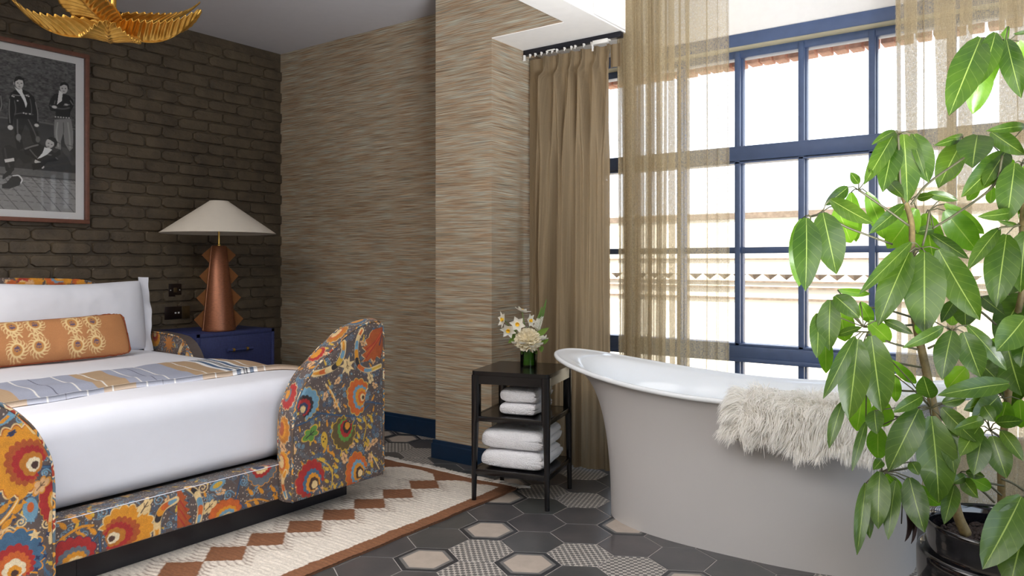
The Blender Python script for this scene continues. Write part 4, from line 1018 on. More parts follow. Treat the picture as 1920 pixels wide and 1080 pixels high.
ex = xb-wv(y, 2); xx = np.where(x > xb-.02, np.minimum(x, x), x)
V = np.stack([x+np.where(x > -2.3, -wv(y, 2)-.0, 0), y+np.where(y > 2.9, -wv(x, 3), 0), Z], 1)
F = grid_faces(len(xs_), len(ys)); nv = len(V); nX, nY = len(xs_), len(ys)
bnd = [i*nY+nY-1 for i in range(nX)]+[ (nX-1)*nY+j for j in range(nY-2, -1, -1)]+[i*nY for i in range(nX-2, -1, -1)]+[j for j in range(1, nY-1)]
sk = V[bnd].copy(); sk[:, 2] = .0006; nb = len(bnd)
V2 = np.vstack([V, sk]); C2 = np.vstack([pr_.C, pr_.C[bnd]*.7])
F2 = np.array([[bnd[i], bnd[(i+1) % nb], nv+(i+1) % nb, nv+i] for i in range(nb)])
rug = obj('kilim_rug', mkmesh('kilim_rug', V2, np.concatenate([F, F2[:, ::-1]]), M['rug'], True, colors=C2)); tag(rug, 'cream flat-woven rug with brown border and chain of brown diamonds', 'rug')
M['fringe'] = simple('cream_wool_fringe', srgb(206, 200, 192), .95, noise=.1)
b = MB(); r = random.Random(4)
x = xa+.01
while x < xb+.01:
    L_ = r.uniform(.045, .07); a = r.uniform(-.5, .9); y0 = yb-.008+wv(np.array([x]), 3)[0]*-1
    pts = [(x, y0, .010), (x+L_*.3*a*.4, y0+L_*.4, .009), (x+L_*a*.5, y0+L_*.75, .007), (x+L_*a*.8+r.uniform(-.01, .01), y0+L_, .004)]
    b.tube(pts, [.004, .0038, .0045, .003], 5); x += r.uniform(.007, .013)
o = b.build('tassel_fringe', M['fringe'], rug, sharp=None); o['kind'] = 'stuff'

# ------------------------------------------------------------------ navy nightstand
ns = empty('nightstand', (-4.56, 2.875, 0), label='navy woven raffia nightstand with one drawer beside the bed', cat='nightstand')
def loc(root, mb, name, mat, parent=None, **k):
    me = mb.me(name, mat, **k); me.transform(Matrix.Translation(-root.location)); return obj(name, me, parent or root)
x0, x1, y0, y1, z0, z1 = -4.82, -4.30, 2.595, 3.16, .14, .685
b = MB(); b.box((x0, y0, z0), (x1-.004, y1, z1), bev=.004)
b.box((x1-.006, y0, z1-.022), (x1, y1, z1), bev=.001); b.box((x1-.006, y0, z0), (x1, y1, z0+.022), bev=.001); b.box((x1-.006, y0, z0), (x1, y0+.022, z1), bev=.001); b.box((x1-.006, y1-.022, z0), (x1, y1, z1), bev=.001)
loc(ns, b, 'body', M['raffia'])
dr = loc(ns, MB().box((x1-.004, y0+.026, z0+.245), (x1-.0005, y1-.026, z1-.027), bev=.0015), 'drawer', M['raffia'])
loc(ns, MB().box((x1-.004, y0+.026, z0+.026), (x1-.0005, y1-.026, z0+.238), bev=.0015), 'drawer', M['raffia'])
b = MB(); hz_ = .570; b.tube([(x1+.026, 2.79, hz_), (x1+.026, 2.975, hz_)], .0095, 12)
hd = loc(ns, b, 'handle', M['raffia'], dr)
b = MB()
for yy in (2.832, 2.932): b.tube([(x1, yy, hz_), (x1+.026, yy, hz_)], .005, 8); b.tube([(x1+.026, yy-.008, hz_), (x1+.026, yy+.008, hz_)], .0115, 12)
loc(ns, b, 'handle_bracket', M['brass'], dr)
for xx in (x0+.03, x1-.04):
    for yy in (y0+.03, y1-.03): loc(ns, MB().box((xx-.02, yy-.02, 0), (xx+.02, yy+.02, z0+.005), bev=.003), 'leg', M['raffia'])

# ------------------------------------------------------------------ table lamp
lp = empty('table_lamp', (-4.44, 2.835, .686), label='table lamp with cream cone shade and brown cone base with zigzag fins', cat='lamp')
def ll(mb, name, mat, parent=None, **k): return obj(name, mb.me(name, mat, **k), parent or lp)
H_ = .553; ll(MB().lathe([(0, 0), (.103, 0), (.105, .004), (.104, .012), (.048, H_-.006), (.044, H_), (0, H_)], n=64), 'cone_base', M['copper'], sharp=60)
vd = Vector((-4.44, 2.835)).normalized(); pd = Vector((-vd.y, vd.x))   # plate stands square to the sight from the foot of the bed
pts = []
for i in range(4): 
    pts += [((.092, .080, .062, .048)[i], (.004, .148, .288, .430)[i]), ((.150, .136, .119, .104)[i], (.073, .214, .355, .492)[i])]
pts.append((.044, H_-.004)); prof = pts
fin = []
for sg in (1, -1):
    b = MB(); poly = [(p_[0], max(p_[1], .002)) for p_ in prof]+[(.01, H_-.01), (.01, .002)]
    n = len(poly); V = []
    off = vd*0
    for dpt in (-.007, .007):
        for (a, z) in poly: V.append((pd.x*sg*a+vd.x*(dpt), pd.y*sg*a+vd.y*(dpt), z))
    b.add(V, [list(range(n)), [n+i for i in range(n)][::-1]]+[[i, (i+1) % n, n+(i+1) % n, n+i] for i in range(n)])
    ll(b, 'zigzag_fin', M['fin'], smooth=False)
M['seam'] = simple('pale_seam_edge', srgb(190, 140, 108), .35, .3)
a0 = -pd*.93*-1
# seam strip running up the left front of the cone
dd = (pd*1.0-vd*.45); dd.normalize()
b = MB(); b.tube([(dd.x*.104, dd.y*.104, .006), (dd.x*.0480, dd.y*.0480, H_-.006)], .0022, 6); ll(b, 'seam', M['seam'])
ll(MB().lathe([(0, H_), (.012, H_), (.012, H_+.006), (.0065, H_+.010), (.006, .80), (0, .80)], n=16), 'brass_rod', M['brass'])
b = MB(); b.lathe([(.356, .632), (.3575, .634), (.061, .842), (.058, .845), (.050, .845), (.0585, .8395), (.353, .6335), (.356, .632)], n=96); sh = ll(b, 'lamp_shade', M['shade'], sharp=50)
b = MB(); b.tube([(-.055, 0, .838), (.055, 0, .838)], .002, 6); b.tube([(0, -.055, .838), (0, .055, .838)], .002, 6); ll(b, 'shade_carrier', M['brass'], sh)

# ------------------------------------------------------------------ wall plates
M['plate'] = simple('dark_bronze_plate', srgb(46, 36, 32), .3, .7)
sw = empty('light_switch', (-4.833, 2.758, .943), label='small dark bronze switch plate on the brick, above the socket', cat='switch')
def sb_(root, mb, name, mat, **k): return obj(name, mb.me(name, mat, **k), root)
sb_(sw, MB().box((-.004, -.045, -.043), (.003, .045, .043), bev=.0015), 'plate', M['plate'])
r1 = sb_(sw, MB().box((.003, -.012, -.016), (.0065, .012, .016), bev=.001), 'rocker', M['dark_brass'])
for yy in (-.032, .032): sb_(sw, MB().lathe([(0, 0), (.004, 0), (.0035, .0015), (0, .0018)], n=12), 'screw', M['steel']).matrix_local = Matrix.Translation((.003, yy, 0)) @ Matrix.Rotation(PI/2, 4, 'Y')
so = empty('wall_socket', (-4.833, 2.80, .79), label='wide bronze socket plate low on the brick behind the white pillow', cat='socket')
sb_(so, MB().box((-.004, -.115, -.043), (.003, .004, .043), bev=.0015), 'plate', M['plate'])
sb_(so, MB().box((.0028, .006, -.043), (.0045, .062, .043), bev=.0012), 'plate_cover', M['dark_brass'])
for yy in (-.04, -.018): sb_(so, MB().box((.003, yy-.006, -.006), (.006, yy+.006, .004), bev=.001), 'usb_port', M['steel'])

# ------------------------------------------------------------------ framed photograph
FX = -4.83; fy0, fy1, fz0, fz1 = .91, 2.19, 1.365, 2.398
pf = empty('framed_photograph', (FX, BC, 1.88), label='large framed black-and-white photograph of people in leather jackets', cat='picture')
def fp(mb, name, mat, parent=None, **k):
    me = mb.me(name, mat, **k); me.transform(Matrix.Translation((-FX, -BC, -1.88))); return obj(name, me, parent or pf)
b = MB(); W_ = .024
b.box((FX, fy0, fz0), (FX+.034, fy1, fz0+W_), bev=.002); b.box((FX, fy0, fz1-W_), (FX+.034, fy1, fz1), bev=.002); b.box((FX, fy0, fz0+W_), (FX+.034, fy0+W_, fz1-W_), bev=.002); b.box((FX, fy1-W_, fz0+W_), (FX+.034, fy1, fz1-W_), bev=.002)
fp(b, 'frame', M['walnut'])
fp(MB().box((FX+.002, fy0+.01, fz0+.01), (FX+.010, fy1-.01, fz1-.01)), 'mount_board', M['mat_board'], smooth=False)
py0, py1, pz0, pz1 = fy0+.07, fy1-.072, fz0+.066, fz1-.066
ys = np.concatenate([np.arange(py0, 1.62, .006), np.arange(1.62, py1, .0021)]); zs = np.arange(pz0, pz1, .0024)
Y, Z = np.meshgrid(ys, zs, indexing='ij'); P = np.stack([Y.ravel(), Z.ravel()], 1)
def g(v): return np.array(srgb(v, v*.985, v*.97))
pp = Paint(P, g(70), .002)
def qp(x, y): a = onx(x*.296, 100+y*.296, FX+.012); return (a[1], a[2])
# rough stone wall of the photograph
nz1 = vnoise(P*[1, 1.7], 55, 1)*.5+vnoise(P*[1, 2], 120, 2)*.5; t_ = (P[:, 1]-1.9)/.45
pp.C = (g(66)[None]*(1+.9*np.clip(nz1, -.6, 1)[:, None])*(1+.45*np.clip(t_, -1, 1)[:, None]))
ym = P[:, 0]
I = np.nonzero(P[:, 1] < qp(300, 440)[1])[0]; pp.C[I] = g(52)*(1+.2*nz1[I, None])
# cobbled pavement
kz = qp(300, 790)[1]; I = np.nonzero(P[:, 1] < kz)[0]; pp.C[I] = g(134)*(1+.10*nz1[I, None])
I = np.nonzero((P[:, 1] < kz+.045) & (P[:, 1] >= kz))[0]; pp.C[I] = g(96)*(1+.15*nz1[I, None])
pp.line([(py0, kz+.046), (py1, kz+.046)], .006, g(52)); pp.line([(py0, kz), (py1, kz)], .008, g(60))
for k in range(26):
    xa_ = 1.45-1.0+.075*k; pp.line([(xa_, kz-.004), (xa_+.16, pz0)], .0035, g(74))
for k in range(7):
    z_ = kz-.012*(1+k*.30)*(k+1)*.62
    for q_ in range(30): pp.line([(py0+q_*.042+.02*(k % 2), z_), (py0+q_*.042+.024+.02*(k % 2), z_-.002)], .003, g(84))
def Pg(pts, v): pp.poly([qp(*t) for t in pts], g(v))
def Ls(pts, w_, v): pp.curve([qp(*t) for t in pts], w_, g(v), n=5)
def Bl(x, y, rx, ry, v, a=0): 
    c = qp(x, y); e = qp(x+rx, y); f_ = qp(x, y-ry); pp.blob(c[0], c[1], abs(e[0]-c[0]), abs(f_[1]-c[1]), g(v), a)
# ledge line
Ls([(0, 405), (250, 435), (500, 485)], .008, 92)
# standing figure on the left, hands at the sides
Pg([(85, 400), (210, 400), (235, 470), (255, 560), (230, 590), (205, 560), (185, 480), (160, 450), (135, 520), (150, 600), (110, 620), (95, 540)], 34)
Ls([(110, 420), (112, 500), (125, 560)], .006, 92); Ls([(180, 420), (210, 480), (235, 540)], .006, 84); Bl(118, 532, 16, 22, 120); Bl(240, 545, 14, 20, 96)
Pg([(90, 235), (70, 250), (52, 300), (50, 380), (52, 455), (80, 455), (92, 380), (95, 405), (215, 420), (222, 445), (246, 445), (240, 350), (215, 275), (180, 245), (140, 225)], 24)
Ls([(60, 290), (58, 370), (64, 440)], .005, 110); Ls([(225, 310), (238, 370), (240, 430)], .005, 118); Ls([(80, 262), (130, 268), (180, 262)], .004, 130); Ls([(92, 300), (100, 350), (95, 390)], .004, 88); Ls([(190, 290), (200, 340), (200, 390)], .004, 84); Ls([(95, 385), (150, 378), (210, 388)], .005, 80)
for (x, y) in ((78, 270), (88, 274), (170, 268), (182, 272), (150, 378), (165, 382), (190, 384), (112, 300)): Bl(x, y, 5, 4, 190)
Pg([(92, 212), (108, 238), (128, 262), (150, 300), (165, 345), (172, 320), (160, 280), (142, 245), (140, 222), (120, 230)], 214)
Bl(122, 190, 26, 36, 188); Pg([(92, 165), (100, 148), (125, 144), (152, 160), (156, 192), (150, 198), (146, 172), (120, 166), (98, 178), (94, 192), (88, 185)], 22)
Bl(112, 188, 6, 3, 40); Bl(136, 190, 6, 3, 40); Bl(124, 212, 8, 2.5, 90); Bl(122, 199, 3, 7, 150); Bl(88, 190, 4, 9, 150); Bl(66, 470, 17, 15, 190); Bl(232, 456, 14, 10, 190)
# standing figure on the right, arms folded
Pg([(345, 420), (450, 415), (465, 500), (462, 600), (440, 620), (410, 570), (402, 500), (385, 560), (385, 610), (350, 600), (342, 500)], 120)
Ls([(365, 440), (358, 510), (370, 590)], .008, 150); Ls([(430, 440), (440, 520), (445, 600)], .008, 146); Ls([(402, 440), (404, 500)], .004, 66); Ls([(362, 560), (385, 575)], .004, 84); Ls([(425, 580), (460, 590)], .004, 84)
Pg([(345, 255), (320, 290), (308, 330), (318, 362), (352, 370), (352, 405), (440, 412), (446, 375), (468, 330), (462, 295), (435, 265), (400, 255)], 26)
Ls([(318, 330), (352, 345), (400, 352), (440, 345)], .008, 78); Ls([(350, 300), (345, 320)], .004, 104); Ls([(445, 300), (462, 325)], .005, 110); Ls([(405, 330), (440, 325)], .006, 96); Bl(345, 340, 16, 9, 190); Bl(420, 325, 12, 6, 170)
for k in range(6): Bl(352+k*17, 402+k*1.5, 5, 4, 180)
Pg([(375, 235), (368, 280), (362, 325), (378, 312), (392, 300), (396, 262), (400, 250)], 210)
Bl(404, 222, 24, 33, 180); Pg([(380, 205), (384, 188), (410, 180), (434, 195), (438, 226), (430, 228), (426, 206), (404, 198), (386, 208)], 24)
Bl(395, 222, 5, 3, 44); Bl(415, 223, 5, 3, 44); Bl(404, 240, 7, 2.5, 92)
Pg([(385, 590), (420, 600), (470, 660), (488, 705), (455, 710), (430, 660), (400, 625)], 70); Pg([(440, 620), (462, 625), (470, 680), (450, 680)], 60)
# reclining figure in front
Pg([(30, 585), (12, 610), (20, 670), (35, 740), (62, 765), (90, 740), (95, 680), (120, 660), (150, 700), (200, 690), (215, 640), (170, 620), (110, 610), (60, 580)], 40)
Ls([(30, 600), (40, 660), (60, 720)], .008, 64); Pg([(28, 672), (88, 662), (92, 682), (34, 692)], 200)
Pg([(150, 610), (190, 580), (250, 570), (300, 600), (360, 640), (370, 680), (300, 690), (230, 680), (190, 650), (160, 640)], 30); Ls([(160, 605), (200, 590), (240, 580)], .008, 108); Ls([(300, 640), (340, 650), (365, 670)], .006, 96); Ls([(190, 610), (215, 640), (235, 660)], .006, 88)
Pg([(282, 595), (270, 630), (235, 670), (262, 660), (300, 640), (330, 610), (312, 600)], 212); Bl(318, 568, 27, 34, 176, -.4); Pg([(300, 545), (318, 528), (350, 535), (366, 565), (356, 592), (345, 590), (342, 565), (318, 548)], 26)
Bl(308, 570, 5, 3, 50); Bl(328, 577, 5, 3, 50); Bl(306, 590, 7, 3, 90); Pg([(222, 672), (262, 690), (282, 720), (272, 732), (240, 715), (218, 690)], 182)
Pg([(18, 800), (70, 765), (95, 720), (60, 735), (20, 770), (15, 790)], 44); Pg([(12, 830), (40, 820), (75, 780), (110, 770), (135, 800), (125, 835), (60, 858), (14, 855)], 50); Ls([(82, 775), (120, 775), (140, 800), (132, 822)], .005, 220)
Pg([(200, 700), (260, 690), (380, 610), (385, 640), (300, 690), (260, 730), (210, 740)], 30)
# figure cut off at the left: part shown plus companions further left
for dx in (-80, -250, -420):
    Pg([(dx, 250), (dx+70, 235), (dx+95, 280), (dx+98, 350), (dx+78, 370), (dx+72, 420), (dx-20, 415), (dx-30, 330), (dx-25, 270)], 25); Bl(dx+30, 200, 26, 36, 184); Pg([(dx+2, 190), (dx+8, 165), (dx+50, 165), (dx+60, 195), (dx+30, 178)], 24)
    Pg([(dx-15, 415), (dx+70, 420), (dx+72, 560), (dx+60, 700), (dx+36, 700), (dx+28, 520), (dx+10, 700), (dx-14, 700)], 40); Ls([(dx+85, 270), (dx+90, 330), (dx+80, 365)], .006, 110)
V = np.stack([np.full(len(P), FX+.0115), P[:, 0], P[:, 1]], 1)
me = mkmesh('photographic_print', V, grid_faces(len(ys), len(zs)), M['print'], False, colors=np.clip(pp.C*1.45, 0, .92)); me.transform(Matrix.Translation((-FX, -BC, -1.88))); obj('photographic_print', me, pf)
fp(MB().add([(FX+.026, fy0+.02, fz0+.02), (FX+.026, fy1-.02, fz0+.02), (FX+.026, fy1-.02, fz1-.02), (FX+.026, fy0+.02, fz1-.02)], [(0, 1, 2, 3)]), 'picture_glass', M['glass'], smooth=False, norm=False)

# ------------------------------------------------------------------ gilded leaf ceiling light
CL = Vector((-3.41, 1.658, 2.150))
ch = empty('ceiling_light', CL, label='gilded ceiling light of large ribbed metal leaves above the bed', cat='light')
b = MB(); top = CZ-CL.z; b.tube([(0, 0, .02), (0, 0, top)], .012, 12); b.lathe([(0, top-.03), (.055, top-.03), (.06, top-.02), (.06, top), (0, top)], n=32); b.lathe([(0, -.01), (.03, 0), (.034, .02), (.03, .05), (.012, .06)], n=24)
obj('stem', b.me('stem', M['gold']), ch)
def gleaf(az, L, W, droop, rise, fold, nu=110, nv=25, z0=0.0):
    u = np.linspace(0, 1, nu); v = np.linspace(-1, 1, nv); U, Vv = np.meshgrid(u, v, indexing='ij')
    rad = .02+L*(U*.92+.08*np.sin(U*PI/2)); zc = z0-droop*np.sin(U*PI*.9)+rise*U**2.6
    wd = W/2*np.sin(np.clip(U*.93+.07, 0, 1)**.8*PI)**.62*(1-.25*U); wd = np.maximum(wd, .004*(1-U)+.0005)
    av = np.abs(Vv); ph = (U*26-av*2.2)
    cor = .0065*np.sin(ph*2*PI/2)*np.clip(av*4, 0, 1)*np.clip(wd/(.03), 0, 1)
    out = wd*Vv*math.cos(fold)*(1+.0*av); up = wd*av*math.sin(fold)-.25*wd*av**2+cor-.004*np.exp(-(Vv/.06)**2)
    rr = rad+wd*av*.28+.004*np.sin(ph*PI)*av**3
    c, s_ = math.cos(az), math.sin(az)
    V = np.stack([(rr*c-out*s_).ravel(), (rr*s_+out*c).ravel(), (zc+up).ravel()], 1)
    me = mkmesh('leaf', V, grid_faces(nu, nv), M['gold'], True)
    o = obj('leaf', me, ch); md = o.modifiers.new('thickness', 'SOLIDIFY'); md.thickness = .0018
    r_ = MB(); r_.tube(np.stack([(rad[:, 0])*c, (rad[:, 0])*s_, zc[:, 0]-.002], 1)[::4], np.linspace(.0055, .0015, len(u[::4])), 6)
    obj('midrib', r_.me('midrib', M['gold']), o); return o
right_az = math.atan2(SN, CS)      # direction that reads as "to the right" from the doorway side
gleaf(right_az-.05, .38, .28, .055, .115, .85); gleaf(right_az+PI+.12, .42, .28, .035, .17, .85)
gleaf(right_az-1.72, .30, .27, -.01, .20, .35, z0=.035)
gleaf(right_az-1.15, .34, .27, .075, -.01, .30, z0=-.015); gleaf(right_az+1.45, .30, .22, -.03, .10, .5, z0=.045)
gleaf(right_az+.75, .36, .18, .0, .16, .7, z0=.07); gleaf(right_az+PI-.8, .36, .18, .0, .16, .7, z0=.07)
bmesh_cup = MB(); 
for k in range(8):
    a = 2*PI*k/8; bmesh_cup.tube([(.012*math.cos(a), .012*math.sin(a), -.004), (.034*math.cos(a), .034*math.sin(a), .02), (.045*math.cos(a), .045*math.sin(a), .05)], [.004, .006, .004], 6)
obj('lamp_cup', bmesh_cup.me('lamp_cup', M['gold']), ch)
# ------------------------------------------------------------------ curtains
def smooth1(a, k):
    ker = np.hanning(k+2)[1:-1]; ker /= ker.sum(); return np.convolve(np.pad(a, k//2, mode='edge'), ker, 'valid')[:len(a)]
def sheet(name, plan, z0, z1, mat, seed, nv=60, wob=.010, full=1.0):
    """curtain from a plan line: plan(t) -> (n, 2) points at drop t"""
    P = [plan(t) for t in np.linspace(0, 1, nv)]; n = len(P[0]); V = np.zeros((n, nv, 3)); UV = np.zeros((n, nv, 2))
    d = np.concatenate([[0], np.cumsum(np.linalg.norm(np.diff(P[nv//2], axis=0), axis=1))])
    for j, t in enumerate(np.linspace(0, 1, nv)):
        V[:, j, :2] = P[j]; V[:, j, 2] = z1+(z0-z1)*t; UV[:, j, 0] = d; UV[:, j, 1] = V[:, j, 2]
    return obj(name, mkmesh(name, V.reshape(-1, 3), grid_faces(n, nv), mat, True, uv=UV.reshape(-1, 2)))
def zfold(x0, yc, folds, seed, depth=.016, sway=0.0, und=.012):
    """flat runs broken by narrow folds where the cloth doubles back over itself"""
    r = np.random.RandomState(seed); ph = r.uniform(0, 6.28, (len(folds), 3)); du = r.uniform(.7, 1.3, len(folds))
    def plan(t):
        x = x0+sway*math.sin(t*2.6); pts = [(x, yc)]
        for k, (f, b_) in enumerate(folds):
            bb = b_*(1+.22*math.sin(t*4+ph[k, 0])); ff = f*(1+.05*math.sin(t*3+ph[k, 1])); dd = depth*du[k]*(.6+.6*t)
            w_ = yc+und*math.sin(ph[k, 2]+t*1.5)
            pts += [(x+ff*.5, w_+dd*.2), (x+ff, w_-dd*.6)]
            if bb > 0: pts += [(x+ff+.002, w_-dd), (x+ff-bb*.5, w_-dd*.2), (x+ff-bb, w_+dd*.7), (x+ff-bb+.001, w_+dd), (x+ff-bb*.4, w_+dd*.8)]
            x += ff
        pts.append((x+.01, yc)); return smooth_curve(pts, 5)
    return plan
# pleated drape under the soffit
cx0, cx1 = -2.492, -1.955
plx = [ony(u, 150, 3.57)[0] for u in (1023.7, 1048, 1072.6, 1092.6, 1119, 1143)]
rc = np.random.RandomState(31)
minor = [(rc.uniform(cx0, cx1), rc.uniform(.012, .026), rc.uniform(.015, .045), rc.uniform(0, 6)) for _ in range(13)]
def drape(t):
    x = np.linspace(cx0, cx1, 900); y = np.full(900, 3.585); zz = t*2.29
    hd = np.clip(1-(zz-.10)/.03, 0, 1)          # 1 inside the heading band
    for k, p_ in enumerate(plx):
        dr = .012*math.sin(t*3+k*2.1)*t; w_ = .010+.020*min(1, max(0, zz-.12)/.35)+.010*t*math.sin(k*1.7+1)**2
        a = .080*(1+.3*math.sin(k*2.3))
        for s0, am in ((-1, 1.0), (1, .8)):
            spread = (.004+.018*min(1, max(0, zz-.12)/.5))*s0
            y -= (1-hd)*a*am*.6*np.exp(-((x-p_-dr-spread)/(w_*.62))**2)
        if hd > 0:
            sp = .0075*(1-zz/.12*.75)
            for q_ in (-1, 0, 1): y -= hd*(.030)*np.exp(-((x-p_-q_*sp)/.0026)**2)
        y += (1-hd)*.010*np.exp(-((x-p_-.032-dr)/.012)**2)
    for (mx_, w_, a, ph) in minor: y -= (1-hd*.8)*a*min(1, .25+t*1.5)*np.exp(-((x-mx_-.02*math.sin(t*2+ph))/w_)**2)
    y += .004*np.sin(x*90)*hd
    return np.stack([x, y], 1)
c1 = sheet('curtain', drape, .012, 2.302, M['drape'], 5, nv=130); tag(c1, 'dense taupe linen curtain with pinch pleats, hanging under the black track by the papered pier', 'curtain')
hx = np.linspace(cx1-.006, -1.896, 40); obj('heading', sheet('tmp', lambda t: np.stack([hx, 3.582+.004*np.sin(hx*140)], 1), 2.178, 2.302, M['drape'], 1, nv=6).data, c1); bpy.data.objects.remove(bpy.data.objects['tmp'])
f2 = [(.020, .028), (.024, .036), (.020, .030), (.026, .040), (.020, .026), (.028, .034), (.022, .02), (.030, .028), (.026, .018), (.036, .014), (.030, .03), (.044, .034), (.035, .022), (.046, .030), (.092, .008), (.052, .004), (.048, .006)]
c2 = sheet('curtain', zfold(-1.930, 3.605, f2, 12, .018, .006), .015, 2.72, M['sheer'], 12); tag(c2, 'sheer gold linen curtain drawn to the left half of the window, behind the bath', 'curtain')
c2b = sheet('curtain_layer', zfold(-1.915, 3.640, [(.026, .034), (.03, .036), (.026, .034), (.034, .04), (.03, .034), (.03, .036), (.026, .02), (.03, .03)], 19, .014, .006), .015, 2.72, M['sheer'], 19); c2b.parent = c2
f3 = [(.022, .022), (.058, .042), (.030, .004), (.105, .075), (.06, .040), (.150, .045), (.070, .066), (.12, .03), (.09, .06), (.11, .02), (.10, .07), (.13, .04), (.11, .05)]
c3 = sheet('curtain', zfold(-.582, 3.605, f3, 23, .020, .004), .015, 2.72, M['sheer'], 23); tag(c3, 'sheer pale curtain behind the tall plant, at the right end of the window', 'curtain')
tr = empty('curtain_track', (-2.2, 3.57, SZ), label='black curtain track with white gliders under the white soffit', cat='curtain track')
def tp_(mb, name, mat, parent=None, **k):
    me = mb.me(name, mat, **k); me.transform(Matrix.Translation((2.2, -3.57, -SZ))); return obj(name, me, parent or tr)
tp_(MB().box((PX1+.004, 3.555, SZ-.030), (-1.885, 3.59, SZ-.0005), bev=.002), 'rail', M['black_metal'])
for x in (-2.468, -2.432, -2.390, -2.352, -2.318, -2.285, -2.235, -2.19, -2.165, -2.11, -2.062):
    tp_(MB().box((x-.0045, 3.550, SZ-.040), (x+.0045, 3.564, SZ-.029), bev=.001).box((x-.0015, 3.55, SZ-.050), (x+.0015, 3.556, SZ-.038)), 'glider', M['steel'])
b = MB(); b.box((-2.045, 3.535, SZ-.052), (-1.955, 3.556, SZ-.030), bev=.002); b.box((-2.050, 3.537, SZ-.085), (-2.042, 3.543, SZ-.04)); b.box((-1.96, 3.538, SZ-.045), (-1.94, 3.55, SZ-.037), bev=.001); tp_(b, 'overlap_carrier', M['steel'])
b = MB(); b.box((-2.512, 3.545, SZ-.062), (-2.500, 3.56, SZ-.03), bev=.002); b.box((-2.515, 3.545, SZ-.066), (-2.497, 3.552, SZ-.058), bev=.002); tp_(b, 'end_stop', M['steel'])
tp_(MB().box((-2.345, 3.545, SZ-.034), (-2.295, 3.556, SZ-.028), bev=.001), 'master_carrier', M['steel'])
t2 = MB().box((-1.94, 3.595, CZ-.02), (.65, 3.625, CZ-.0005)).build('ceiling_track', M['steel'], None, smooth=False); tag(t2, 'slim white ceiling track carrying the sheer curtains', 'curtain track')

# ------------------------------------------------------------------ black side table
TA = math.radians(15.5); TS = .385
st_ = empty('side_table', (-2.245, 2.745, 0), TA, label='small black wooden side table with two shelves of white towels', cat='side table')
def tb_(mb, name, mat=None, parent=None, **k): return obj(name, mb.me(name, mat or M['black_wood'], **k), parent or st_)
def rrect(x0, y0, x1, y1, r, n=6):
    out = []
    for cx, cy, a0 in ((x1-r, y1-r, 0), (x0+r, y1-r, PI/2), (x0+r, y0+r, PI), (x1-r, y0+r, 1.5*PI)):
        for i in range(n+1): a = a0+PI/2*i/n; out.append((cx+r*math.cos(a), cy+r*math.sin(a)))
    return out
tb_(MB().prism(rrect(0, 0, TS, TS, .022), .602, .62), 'table_top', sharp=30)
b = MB()
for (a, c) in (((.02, .004, .560), (TS-.02, .026, .600)), ((.02, TS-.026, .560), (TS-.02, TS-.004, .600)), ((.004, .02, .560), (.026, TS-.02, .600)), ((TS-.026, .02, .560), (TS-.004, TS-.02, .600))): b.box(a, c)
tb_(b, 'apron', smooth=False)
for z_, n_ in ((.398, 'shelf'), (.148, 'shelf')):
    b = MB(); b.box((.012, .012, z_), (TS-.012, TS-.012, z_+.010)); b.box((.016, .004, z_-.014), (TS-.016, .022, z_+.011), bev=.002); b.box((.016, TS-.022, z_-.014), (TS-.016, TS-.004, z_+.011), bev=.002); b.box((.004, .016, z_-.014), (.022, TS-.016, z_+.011), bev=.002); b.box((TS-.022, .016, z_-.014), (TS-.004, TS-.016, z_+.011), bev=.002)
    tb_(b, n_, sharp=30)
for (cx, cy, sx, sy) in ((0, 0, 1, 1), (TS, 0, -1, 1), (0, TS, 1, -1), (TS, TS, -1, -1)):
    b = MB(); V = []; zs = [.0115 if cx == 0 and cy == 0 else 0, .14, .375, .385, .395, .601]; ws = [.022, .025, .031, .036, .039, .039]
    for z_, w_ in zip(zs, ws):
        for (a, c) in rrect(0, 0, w_, w_, .010, 3): V.append((cx+sx*a, cy+sy*c, z_))
    k = len(V)//len(zs); b.add(V, grid_faces(len(zs), k, wrap_v=True)); b.add(V[:k], [list(range(k))]); b.add(V[-k:], [list(range(k))]); lg = tb_(b, 'leg', sharp=35)
    b = MB(); zf = .011 if cx == 0 and cy == 0 else 0; b.box((cx+sx*.004, cy+sy*.004, zf), (cx+sx*.016, cy+sy*.016, zf+.004)); obj('foot_pad', b.me('foot_pad', M['red_felt'], smooth=False), lg)

